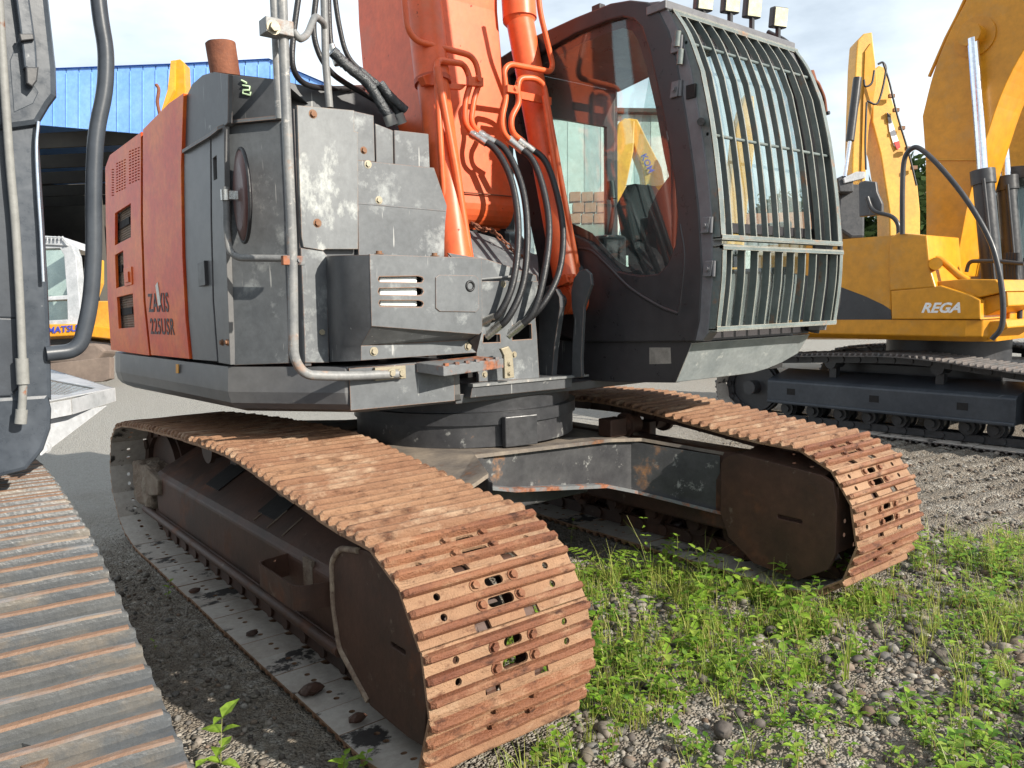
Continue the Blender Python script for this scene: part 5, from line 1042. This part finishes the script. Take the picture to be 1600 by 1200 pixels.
for k in range(6): MB().tube(pts([(68+k*6, 376), (68+k*6, 369)], ('d', D-.1)), .012, 6).build('roof_guard_bar', M['silver'], kz)
MB().tube(pts([(66, 370), (98, 371), (105, 380)], ('d', D-.1)), .014, 6).build('roof_guard_rail', M['silver'], kz)
flat(kz, 'deck', [(20, 507), (128, 506), (124, 524), (20, 529)], D-.1, 2, M['yellow'], kz, .02)
flat(kz, 'side_pillar', [(120, 400), (124, 402), (134, 505), (127, 506)], D+.3, .1, M['silver'], kz, .01)
p = at(53, 523, ('d', D-.12)); text('lettering', 'KOMATSU', p, at(110, 518, ('d', D-.12))-p, UV, .17, M['blueink'], kz, bold=.02, width=1.03)
flat(kz, 'slewing_base', [(60, 528), (130, 526), (150, 540), (60, 545)], D+.5, 1.2, M['black'], kz, .02)
mb = MB(); mb.prism(pts([(60, 540), (150, 536), (165, 548), (150, 566), (60, 568)], ('d', D-.4)), FV*.5); mb.build('track', blade_m, kz, .05)
flat(kz, 'rear_body', [(118, 470), (175, 470), (178, 528), (125, 528)], D+1.2, 1.5, M['yellow_far'], kz, .03)
flat(kz, 'boom', [(112, 455), (138, 405), (147, 402), (147, 440), (132, 482), (118, 490)], D+.6, .4, M['yellow_far'], kz, .02)
for o in ([(120, 430), (134, 415), (136, 422), (124, 440)], [(118, 452), (140, 440), (140, 448), (120, 462)]): flat(kz, 'link', o, D+.5, .1, M['black'], kz, .01)
bl = MB().prism(pts([(40, 572), (150, 560), (172, 558), (172, 592), (160, 596), (40, 604)], ('d', 13)), FV*.15).build('dozer_blade', blade_m, None, .01); tag(bl, 'long dull brown blade lying on the gravel at far left', 'blade')
# yellow arm tip above the orange hood
ay = thing('excavator', 'yellow excavator arm tip rising behind the orange hood in front of the blue roof', 'excavator', tuple(Vector((1, 1, 0))*at(270, 300, ('d', 19))))
flat(ay, 'arm', [(267, 95), (281, 92), (288, 98), (290, 145), (288, 330), (250, 330), (250, 180), (262, 140)], 19, .35, M['yellow'], ay); flat(ay, 'arm_side', [(267, 95), (273, 94), (272, 140), (262, 160), (250, 180), (262, 140)], 18.9, .1, M['yellow_far'], ay, 0)
MB().tube(spline(pts([(250, 180), (246, 160), (248, 140), (244, 132)], ('d', 18.8)), 4), .04, 8).build('link_rod', M['rust'], ay)
# shed with the blue fascia
sh = thing('shed', 'open industrial shed with blue ribbed fascia and dark interior behind the machines', 'shed', (2, -28, 0))
def ftop(x): return np.interp(x, [-80, 60, 270, 420, 520, 640], [116, 108, 100, 92, 135, 190])
def fbot(x): return np.interp(x, [-80, 60, 210, 640], [180, 195, 208, 246])
Ds = lambda x: 26-(x-60)*.004
xs = list(range(-76, 640, 20))
for x in xs:
    y1 = min(ftop(x), ftop(x+18.6)); 
    o = [at(x, ftop(x)+2, ('d', Ds(x))), at(x+18.4, ftop(x+18.4)+2, ('d', Ds(x+18.4))), at(x+18.4, fbot(x+18.4), ('d', Ds(x+18.4))), at(x, fbot(x), ('d', Ds(x)))]
    MB().prism(o, FV*.06).build('fascia_panel', M['blue'], sh)
for x in xs: MB().prism([at(x-1.4, ftop(x)+8, ('d', Ds(x)-.02)), at(x, ftop(x)+8, ('d', Ds(x)-.02)), at(x, fbot(x), ('d', Ds(x)-.02)), at(x-1.4, fbot(x), ('d', Ds(x)-.02))], FV*.09).build('fascia_rib', M['blue'], sh)
mb = MB(); O = [at(x, ftop(x)-1, ('d', Ds(x)-.05)) for x in (-80, 60, 270, 420, 520, 640)]; I2 = [p+Vector((0, 0, -.04)) for p in O]; BK = Vector((-.1, -28, 0))
mb.loft([O, [p+FV*.6+Vector((0, 0, .02)) for p in O], [p+BK for p in O], [p+BK-Vector((0, 0, .3)) for p in O], I2], closed=False, caps=False); mb.build('roof', M['blue'], sh)
g0, g1_ = at(-80, 300, ('d', 26)), at(640, 300, ('d', 24)); 
MB().prism([Vector((g0.x, g0.y, -.1)), Vector((g1_.x, g1_.y, -.1)), Vector((g1_.x, g1_.y, 7.5)), Vector((g0.x, g0.y, 7.5))], (0, -.2, 0)) if False else None
wb_ = MB(); a, b = g0+BK, g1_+BK; wb_.prism([Vector((a.x+6, a.y, 0)), Vector((b.x-6, b.y, 0)), Vector((b.x-6, b.y, 9.5)), Vector((a.x+6, a.y, 9.5))], (0, -.2, 0)); wb_.build('back_wall', M['dim'], sh)
mb = MB(); mb.prism([Vector((a.x+6, a.y+.3, 0)), Vector((b.x-6, b.y+.3, 0)), Vector((b.x-6, b.y+.3, 3.6)), Vector((a.x+6, a.y+.3, 3.6))], (0, -.2, 0)); mb.build('low_wall', M['conc'], sh)
for (p, q) in ((g0, g0+BK), (g1_, g1_+BK)): MB().prism([Vector((p.x, p.y, 0)), Vector((q.x, q.y, 0)), Vector((q.x, q.y, 9)), Vector((p.x, p.y, 7))], (.15, 0, 0)).build('side_wall', M['dim'], sh)
for x in (30, 150, 330, 560):
    p = at(x, 300, ('d', 26.5)); MB().box((p.x-.15, p.y-.15, 0), (p.x+.15, p.y+.15, 7.2)).build('column', M['dim'], sh)
for k in range(5):
    a = g0+BK*(.18*k+.08); b = g1_+BK*(.18*k+.08); MB().prism([Vector((a.x, a.y, 7.0)), Vector((b.x, b.y, 7.0)), Vector((b.x, b.y, 7.5)), Vector((a.x, a.y, 7.5))], (0, -.2, 0)).build('roof_truss', M['dim'], sh)
# trees far right and tree line
def tree(name, label, base, h, r, n, seed, leafs=.35, group=None):
    rn = random.Random(seed); t = thing(name, label, 'tree', base, group); B = Vector(base)
    mb = MB(); mb.tube([B, B+Vector((.1, 0, h*.4)), B+Vector((0, .1, h*.8))], h*.03, 8, r2=h*.01)
    for k in range(5): a = rn.uniform(0, 6.28); mb.tube([B+Vector((0, 0, h*(.35+.08*k))), B+Vector((math.cos(a)*r*.6, math.sin(a)*r*.6, h*(.55+.08*k)))], h*.012, 6, r2=h*.004)
    mb.build('trunk', M['bark'], t)
    cl = [(Vector((rn.gauss(0, r*.45), rn.gauss(0, r*.45), h*rn.uniform(.42, .95))), r*rn.uniform(.22, .42)) for _ in range(13)]; v = []; f = []
    for i in range(n):
        c, rr = cl[i % len(cl)]; d = Vector((rn.gauss(0, 1), rn.gauss(0, 1), rn.gauss(0, .8))).normalized()*rr*rn.uniform(.6, 1.1); p = B+c+d; s_ = leafs*rn.uniform(.5, 1.1); e = Vector((rn.gauss(0, 1), rn.gauss(0, 1), rn.gauss(0, 1))).normalized(); g = e.orthogonal().normalized()
        v += [p-e*s_, p+g*s_*.5, p+e*s_, p-g*s_*.5]; f.append((4*i, 4*i+1, 4*i+2, 4*i+3))
    mb = MB(); mb.add(v, f); mb.build('crown', M['foliage'], t)
tree('tree', 'dark green tree beside the folded yellow boom at right', tuple(Vector((1, 1, 0))*at(1436, 470, ('d', 40))), 9.0, 3.6, 2600, 1)
tree('tree', 'dark tree low behind the guard, left of the far yellow arm', tuple(Vector((1, 1, 0))*at(1385, 470, ('d', 44))), 6.6, 4.0, 2600, 2)
tree('tree', 'green tree behind the bars of the guard', tuple(Vector((1, 1, 0))*at(1285, 470, ('d', 46))), 6.6, 4.0, 2600, 3)
tree('tree', 'green tree far beyond the cab', tuple(Vector((1, 1, 0))*at(1190, 470, ('d', 50))), 5.5, 5.0, 2600, 4)
hs_ = thing('house', 'low house with red brown roof far behind the cab guard', 'house', tuple(Vector((1, 1, 0))*at(1290, 470, ('d', 30))))
flat(hs_, 'wall', [(1120, 360), (1310, 360), (1310, 480), (1120, 480)], 30, 4, M['cream'], hs_, 0); flat(hs_, 'roof', [(1110, 366), (1130, 335), (1290, 330), (1318, 364)], 29.5, 5, M['brick'], hs_, 0)
# ------------------------------------------------------------ gravel, pebbles and weeds
def island_mat(name, cols, rough=.8, sub=0, coat=0, trans=0.0):
    m_ = bpy.data.materials.new(name); m_.use_nodes = True; N = m_.node_tree.nodes; K = m_.node_tree.links.new; b = N['Principled BSDF']; b.inputs['Roughness'].default_value = rough; b.inputs['Specular IOR Level'].default_value = .35
    g = N.new('ShaderNodeNewGeometry'); r = N.new('ShaderNodeValToRGB'); r.color_ramp.interpolation = 'LINEAR'; e = r.color_ramp.elements
    while len(e) < len(cols): e.new(.5)
    for i, c in enumerate(cols): e[i].position = i/(len(cols)-1); e[i].color = c+(1,)
    K(g.outputs['Random Per Island'], r.inputs[0]); n = N.new('ShaderNodeTexNoise'); n.inputs['Scale'].default_value = 60; n.inputs['Detail'].default_value = 5; K(g.outputs['Position'], n.inputs['Vector'])
    mr = N.new('ShaderNodeMapRange'); mr.inputs[1].default_value = .3; mr.inputs[2].default_value = .7; mr.inputs[3].default_value = .7; mr.inputs[4].default_value = 1.25; K(n.outputs[0], mr.inputs[0]); h = N.new('ShaderNodeHueSaturation'); K(r.outputs[0], h.inputs['Color']); K(mr.outputs[0], h.inputs['Value']); K(h.outputs[0], b.inputs['Base Color'])
    if trans:
        tl = N.new('ShaderNodeBsdfTranslucent'); K(h.outputs[0], tl.inputs[0]); ms = N.new('ShaderNodeMixShader'); ms.inputs[0].default_value = trans; K(b.outputs[0], ms.inputs[1]); K(tl.outputs[0], ms.inputs[2]); K(ms.outputs[0], N['Material Output'].inputs[0])
    return m_
STONE = island_mat('pebble_stone', [(.06, .055, .05), (.12, .105, .085), (.20, .18, .15), (.15, .105, .075), (.27, .25, .22), (.09, .085, .08), (.15, .125, .095), (.07, .06, .055), (.11, .075, .05)])
rng = np.random.default_rng(11)
def under_machine(x, y):
    return (np.abs(np.abs(x)-XC) < .36) & (y < 1.72) & (y > -2.1)
def scatter_mesh(name, V, F, X, Yy, Z, Sx, rot, mt, parent=None, smooth=False, jitter=0):
    n, k = len(X), len(V); c, s = np.cos(rot), np.sin(rot); P = np.repeat(V[None], n, 0)*Sx[:, None, :]
    if jitter: P *= 1+rng.uniform(-jitter, jitter, (n, k, 1))
    Q = np.empty_like(P); Q[:, :, 0] = P[:, :, 0]*c[:, None]-P[:, :, 1]*s[:, None]+X[:, None]; Q[:, :, 1] = P[:, :, 0]*s[:, None]+P[:, :, 1]*c[:, None]+Yy[:, None]; Q[:, :, 2] = P[:, :, 2]+Z[:, None]
    FF = (np.asarray(F)[None]+(np.arange(n)*k)[:, None, None]).reshape(-1, np.asarray(F).shape[1])
    me = bpy.data.meshes.new(name); me.vertices.add(n*k); me.vertices.foreach_set('co', Q.reshape(-1)); w_ = FF.shape[1]
    me.loops.add(FF.size); me.loops.foreach_set('vertex_index', FF.reshape(-1).astype(np.int32)); me.polygons.add(len(FF)); me.polygons.foreach_set('loop_start', np.arange(0, FF.size, w_, dtype=np.int32)); me.polygons.foreach_set('loop_total', np.full(len(FF), w_, np.int32))
    me.update(calc_edges=True); me.materials.append(mt)
    if smooth: me.polygons.foreach_set('use_smooth', np.ones(len(FF), bool))
    return link(name, me, Vector((0, 0, 0)), None)
b = bmesh.new(); bmesh.ops.create_icosphere(b, subdivisions=1, radius=1); IV = np.array([v.co[:] for v in b.verts]); IF = [[v.index for v in f.verts] for f in b.faces]; b.free()
b = bmesh.new(); bmesh.ops.create_icosphere(b, subdivisions=2, radius=1); IV2 = np.array([v.co[:] for v in b.verts]); IF2 = [[v.index for v in f.verts] for f in b.faces]; b.free()
ghv = np.vectorize(gh)
def field(n, x0, x1, y0, y1, p=None):
    X = rng.uniform(x0, x1, n); Y = rng.uniform(y0, y1, n); k = ~under_machine(X, Y)
    if p is not None: k &= rng.uniform(0, 1, n) < p(X, Y)
    return X[k], Y[k]
def lump(X, Y): return .5+.25*np.sin(X*3.1+Y*1.3+.5)+.25*np.sin(X*1.7-Y*4.3+2)+.2*np.sin(X*7+Y*6)
# fine gravel everywhere near, coarser stones in front
parts_ = []
X, Y = field(30000, -5.5, 2.1, -1.2, 2.9, lambda x, y: .25+.75*np.clip(lump(x, y), 0, 1)); r = rng.gamma(3.0, .0021, len(X))+.002
scatter_mesh('gravel', IV, IF, X, Y, ghv(X, Y)+r*.3, np.stack([r*rng.uniform(.8, 1.4, len(X)), r*rng.uniform(.7, 1.2, len(X)), r*rng.uniform(.5, .85, len(X))], 1), rng.uniform(0, 6.28, len(X)), STONE, jitter=.22)
tag(bpy.data.objects['gravel'], 'fine loose gravel over the ground round the tracks', 'gravel', kind='stuff')
X, Y = field(7000, -2.6, 1.3, 1.0, 3.1, lambda x, y: np.clip(lump(x*1.3, y*1.2)*1.3-.3, 0.04, 1)); r = rng.gamma(2.2, .0042, len(X))+.005; r = np.minimum(r, .034)
o = scatter_mesh('pebbles', IV2, IF2, X, Y, ghv(X, Y)+r*.25, np.stack([r*rng.uniform(.8, 1.4, len(X)), r*rng.uniform(.7, 1.2, len(X)), r*rng.uniform(.5, .8, len(X))], 1), rng.uniform(0, 6.28, len(X)), STONE, jitter=.15); tag(o, 'rounded pebbles among the weeds in front of the tracks', 'pebbles', kind='stuff')
# individual larger stones
rn = random.Random(9)
for i, (px, py, s_) in enumerate(((1130, 1140, 22), (1205, 985, 14), (1290, 1030, 12), (1095, 1060, 13), (1185, 1130, 14), (1012, 1070, 15), (1240, 1110, 12), (1340, 1030, 13), (1265, 1090, 11), (1155, 1115, 12))):
    c = at(px, py, ('z', .02)); r = pxr(s_, c)*.9; mb = MB(); jj = [rn.uniform(.85, 1.12) for _ in IV2]; cz = rn.uniform(.5, .7); a = rn.uniform(0, 3)
    mb.add([c+Vector(((q[0]*math.cos(a)-q[1]*math.sin(a)*.75)*r*k, (q[0]*math.sin(a)+q[1]*math.cos(a)*.75)*r*k, q[2]*r*cz*k)) for q, k in zip(IV2, jj)], IF2, 0, True); o = mb.build('stone', STONE)
    tag(o, ['largest flat grey stone at the bottom of the weedy gravel', 'grey stone in the weeds below the far track', 'stone among clumps right of the pebbly patch', 'grey stone near the near track\'s lower corner', 'rounded stone just right of the largest flat stone', 'pale stone close beside the near track', 'small dark stone right of the pebbly patch', 'grey stone furthest right in the pebbles', 'little stone above the small dark stone', 'small stone just above the largest flat stone'][i], 'stone', 'larger stones among the weeds')
LEAF = island_mat('weed_leaf', [(.07, .17, .02), (.17, .32, .03), (.29, .43, .05), (.11, .22, .035), (.40, .50, .09)], .45, trans=.45)
GRASS = island_mat('grass_blade', [(.14, .24, .035), (.28, .38, .06), (.46, .44, .12), (.22, .30, .04), (.50, .40, .17)], .5, trans=.4)
STEM = island_mat('weed_stem', [(.20, .10, .05), (.15, .22, .06)], .6)
def leaf_geo(base, d, up, L_, W_, droop=.25, fold=.15):
    """ovate leaf, eight triangles, folded along its midrib"""
    d = d.normalized(); s_ = d.cross(up).normalized(); n = s_.cross(d).normalized(); v = []
    ts = (0, .28, .6, 1.0); ws = (0.02, .5, .38, 0)
    mid = [base+d*(L_*t)+n*(-droop*L_*t*t) for t in ts]; v = list(mid)
    for i in (1, 2):
        for sg in (-1, 1): v.append(mid[i]+s_*(sg*W_*ws[i])+n*(fold*W_))
    f = [(0, 4, 1), (0, 1, 5), (4, 6, 2), (4, 2, 1), (1, 2, 7), (1, 7, 5), (6, 3, 2), (2, 3, 7)]
    return v, f
def merge(parts):
    V, F = [], []
    for v, f in parts: b_ = len(V); V += [tuple(p) for p in v]; F += [tuple(i+b_ for i in q) for q in f]
    return V, F
def stem_geo(path, r, r2):
    mb = MB(); mb.tube(path, r, 4, caps=False, r2=r2); return mb.v, [t for q in mb.f for t in ((q[0], q[1], q[2]), (q[0], q[2], q[3]))]
def weed(rn, h, nl, LL):
    lv, st = [], []; lean = Vector((rn.uniform(-.3, .3), rn.uniform(-.3, .3), 0)); top = Vector((lean.x*h, lean.y*h, h)); st.append(stem_geo([Vector((0, 0, 0)), Vector((lean.x*h*.4, lean.y*h*.4, h*.55)), top], .0022, .001))
    for i in range(nl):
        t = .25+.75*i/max(nl-1, 1); p = Vector((lean.x*h*t, lean.y*h*t, h*t)); a0 = rn.uniform(0, 6.28) if i == 0 else a0+1.5
        for s_ in (0, math.pi):
            a = a0+s_+rn.uniform(-.3, .3); d = Vector((math.cos(a), math.sin(a), rn.uniform(.1, .7))); k = LL*rn.uniform(.7, 1.15)*(1-.35*abs(t-.6)); lv.append(leaf_geo(p, d, Vector((0, 0, 1)), k, k*.62, rn.uniform(.1, .4)))
    return lv, st
def frond(rn, L_):
    """feathery leaf with paired narrow leaflets"""
    lv, st = [], []; a = rn.uniform(0, 6.28); P = [Vector((math.cos(a)*L_*t*.75, math.sin(a)*L_*t*.75, L_*(.95*t-.55*t*t))) for t in [i/8 for i in range(9)]]; st.append(stem_geo(P, .002, .001))
    for i in range(2, 9):
        d = (P[i]-P[i-1]).normalized(); s_ = d.cross(Vector((0, 0, 1))).normalized()
        for sg in (-1, 1): lv.append(leaf_geo(P[i], s_*sg+d*.35, Vector((0, 0, 1)), L_*.20*(1.15-abs(i/8-.5)), L_*.075, .1, .05))
    return lv, st
def tuft(rn, n, h):
    lv = []
    for i in range(n):
        a = rn.uniform(0, 6.28); L_ = h*rn.uniform(.5, 1.1); o_ = Vector((rn.gauss(0, .012), rn.gauss(0, .012), 0)); b_ = rn.uniform(.1, .8); w_ = rn.uniform(.0012, .0028); s_ = Vector((-math.sin(a), math.cos(a), 0))*w_; v = []
        for k in range(5):
            t = k/4; p = o_+Vector((math.cos(a)*b_*L_*t*t, math.sin(a)*b_*L_*t*t, L_*(t-.35*b_*t*t))); v += [p-s_*(1-t*.9), p+s_*(1-t*.9)]
        lv.append((v, [q for k in range(4) for q in ((2*k, 2*k+1, 2*k+3), (2*k, 2*k+3, 2*k+2))]))
    return lv
rn = random.Random(21)
kinds = []
for i in range(7): kinds.append(('w', *weed(rn, rn.uniform(.05, .17), rn.choice((2, 3, 4)), rn.uniform(.036, .068))))
for i in range(2): 
    a = [frond(rn, .13) for _ in range(4)]; kinds.append(('f', [x for q in a for x in q[0]], [x for q in a for x in q[1]]))
for i in range(4): kinds.append(('c', *weed(rn, .03, 2, rn.uniform(.022, .042))))
for i in range(5): kinds.append(('g', tuft(rn, rn.choice((5, 8, 12)), rn.uniform(.10, .26)), []))
def dens_w(x, y):
    d = .42*np.clip(lump(x*1.9+.4, y*2.3)*1.7-.3, .12, 1.2)
    d = d+.34*np.exp(-((y-(1.62-.1*(x+.6)))/.20)**2)*(x > -1.2)*(x < .8)
    d = d+.38*(x > -.9)*(x < .82)*(y > .72)*(y < 1.85)*(np.sin(x*13+1)*np.sin(y*12) > -.4)
    d = d+.12*(x < -.6)*(y > 1.3)+.25*(y > 2.45)
    return .74*np.clip(d, 0, 1)*(x < 1.25)*(y > np.where((x > -.95) & (x < .65), .68, .95)+.12*np.sin(x*5))*((x > -1.5) | (y > 1.38+.55*np.clip(-x-2.0, 0, 9)))*((rng.uniform(0, 1, len(x)) < .35) | (np.sin(x*9+y*4)*np.sin(y*11-x*3) > -.35))
groups = {'w': 1500, 'f': 60, 'c': 6500, 'g': 3000}
cat_ = {'w': [], 'f': [], 'c': [], 'g': []}
for k in kinds: cat_[k[0]].append(k)
acc = {}
for key, n in groups.items():
    for kd in cat_[key]:
        m_ = int(n/len(cat_[key])*3.2); X, Y = field(m_, -4.3, 1.2, .6, 3.2, dens_w)
        if key == 'g': kk = (rng.uniform(0, 1, len(X)) < (.25+.75*((X < -.7) | (Y < 2.0)))); X, Y = X[kk], Y[kk]
        sc = rng.uniform(.6, 1.25, len(X)); rt = rng.uniform(0, 6.28, len(X)); Z = ghv(X, Y)
        V, F = merge(kd[1]); o = scatter_mesh('ground_weeds', np.array(V), F, X, Y, Z, np.repeat(sc[:, None], 3, 1), rt, GRASS if key == 'g' else LEAF); tag(o, {'w': 'leafy green weeds growing through the gravel in front of the tracks', 'f': 'feathery weeds in the gravel beside the tracks', 'c': 'tiny creeping weeds covering the gravel', 'g': 'thin grass tufts standing in the gravel at right'}[key], 'weeds' if key != 'g' else 'grass', kind='stuff')
        acc.setdefault('GRASS' if key == 'g' else 'LEAF', []).append(o)
        if kd[2]: V, F = merge(kd[2]); o2 = scatter_mesh('weed_stems', np.array(V), F, X, Y, Z, np.repeat(sc[:, None], 3, 1), rt, STEM); tag(o2, 'thin stems of the low weeds in the gravel', 'stems', kind='stuff'); acc.setdefault('STEM', []).append(o2)
# join the scattered meshes of one kind into one object each
for nm, l in acc.items():
    v0 = np.concatenate([np.array([c for vv in o.data.vertices for c in vv.co]) for o in l]) if False else None
    arrs = []; faces = []; base = 0
    for o in l:
        a = np.empty(len(o.data.vertices)*3); o.data.vertices.foreach_get('co', a); arrs.append(a); f = np.empty(len(o.data.loops), np.int32); o.data.loops.foreach_get('vertex_index', f); faces.append(f+base); base += len(a)//3
    A_, F_ = np.concatenate(arrs), np.concatenate(faces); me = bpy.data.meshes.new('m'); me.vertices.add(len(A_)//3); me.vertices.foreach_set('co', A_); me.loops.add(len(F_)); me.loops.foreach_set('vertex_index', F_); n = len(F_)//3; me.polygons.add(n); me.polygons.foreach_set('loop_start', np.arange(0, len(F_), 3, dtype=np.int32)); me.polygons.foreach_set('loop_total', np.full(n, 3, np.int32)); me.update(calc_edges=True); me.materials.append({'LEAF': LEAF, 'GRASS': GRASS, 'STEM': STEM}[nm])
    for o in l: bpy.data.objects.remove(o)
    o = link({'LEAF': 'ground_weeds', 'GRASS': 'grass', 'STEM': 'weed_stems'}[nm], me, Vector((0, 0, 0)), None)
    tag(o, {'LEAF': 'low leafy weeds growing through the gravel in front of the tracks', 'GRASS': 'thin grass tufts standing in the gravel, thickest at right', 'STEM': 'thin brown and green stems of the low weeds'}[nm], {'LEAF': 'weeds', 'GRASS': 'grass', 'STEM': 'stems'}[nm], kind='stuff')
# individual plants one can point at
def plant(px, py, label, build, z=.0, mt=LEAF):
    p = at(px, py, ('z', z)); lv, st = build; t = thing('weed', label, 'plant', tuple(p), 'single weeds standing out of the gravel')
    for v, f in lv: MB().add([q+p for q in v], f).build('leaf', mt, t)
    for v, f in st: MB().add([q+p for q in v], f).build('stem', STEM, t)
rn = random.Random(4)
def bigweed(h, n, LL): return weed(rn, h, n, LL)
plant(345, 1215, 'bright broad-leaved seedling at the bottom between the two tracks', bigweed(.17, 4, .085))
plant(300, 1235, 'low broad leaves at the bottom edge touching the left grey track', bigweed(.08, 3, .07))
plant(535, 1230, 'leafy clump at the bottom edge beside the near track', bigweed(.10, 4, .05))
plant(565, 1215, 'small leafy sprig just right of the clump by the near track', bigweed(.08, 4, .04))
plant(262, 935, 'small green weed in the shadow against the outside of the near track', bigweed(.09, 3, .035))
plant(243, 1015, 'sprig by the left grey track in the shade', bigweed(.05, 2, .022))
def fern(n, L_):
    a = [frond(rn, L_*rn.uniform(.8, 1.1)) for _ in range(n)]; return [x for q in a for x in q[0]], [x for q in a for x in q[1]]
plant(1258, 905, 'feathery fern-like weed standing in front of the far track guard', fern(6, .36))
plant(945, 905, 'feathery weed right of the near track top corner', fern(4, .28))
plant(1015, 900, 'tall thin weed with seed heads under the chassis web', ([*weed(rn, .33, 6, .03)[0]]+tuft(rn, 8, .3), weed(rn, .33, 2, .02)[1]))
plant(1120, 905, 'round-leaved weed between the two tracks', bigweed(.15, 4, .05))
plant(892, 850, 'small leafy sprout in the dark behind the near track', bigweed(.14, 3, .035))
plant(1010, 930, 'leafy upright weed in the shade edge between the tracks', bigweed(.2, 6, .05))
plant(1060, 905, 'tall sprig before the chassis web, left of the feathery weed', bigweed(.24, 6, .04))
plant(1230, 930, 'broad weed at the foot of the far track guard', bigweed(.16, 5, .06))
plant(1445, 870, 'bright fern leaf lying against the right end of the far track', fern(4, .28))
plant(1185, 1000, 'broad-leaved weed above the pebbly patch', bigweed(.09, 3, .055))
plant(1340, 1030, 'dark leafy weed among tall grass at right', bigweed(.12, 4, .045))
plant(1020, 985, 'leafy weed just right of the near track end', bigweed(.12, 4, .05))
for i, (px, py, lb) in enumerate(((1320, 1060, 'tall yellowish grass tuft at right of the pebbles'), (1550, 1010, 'tall grass tuft near the right edge'), (1380, 960, 'grass tuft just right of the far track end'), (1100, 900, 'arching grass tuft between the tracks'), (1500, 1100, 'grass tuft low at the right edge'), (960, 930, 'thin grass beside the near track'))):
    p = at(px, py, ('z', 0)); o = MB(); 
    for v, f in tuft(rn, 16, .30): o.add([q+p for q in v], f)
    tag(o.build('grass_tuft', GRASS), lb, 'grass', 'single grass tufts')
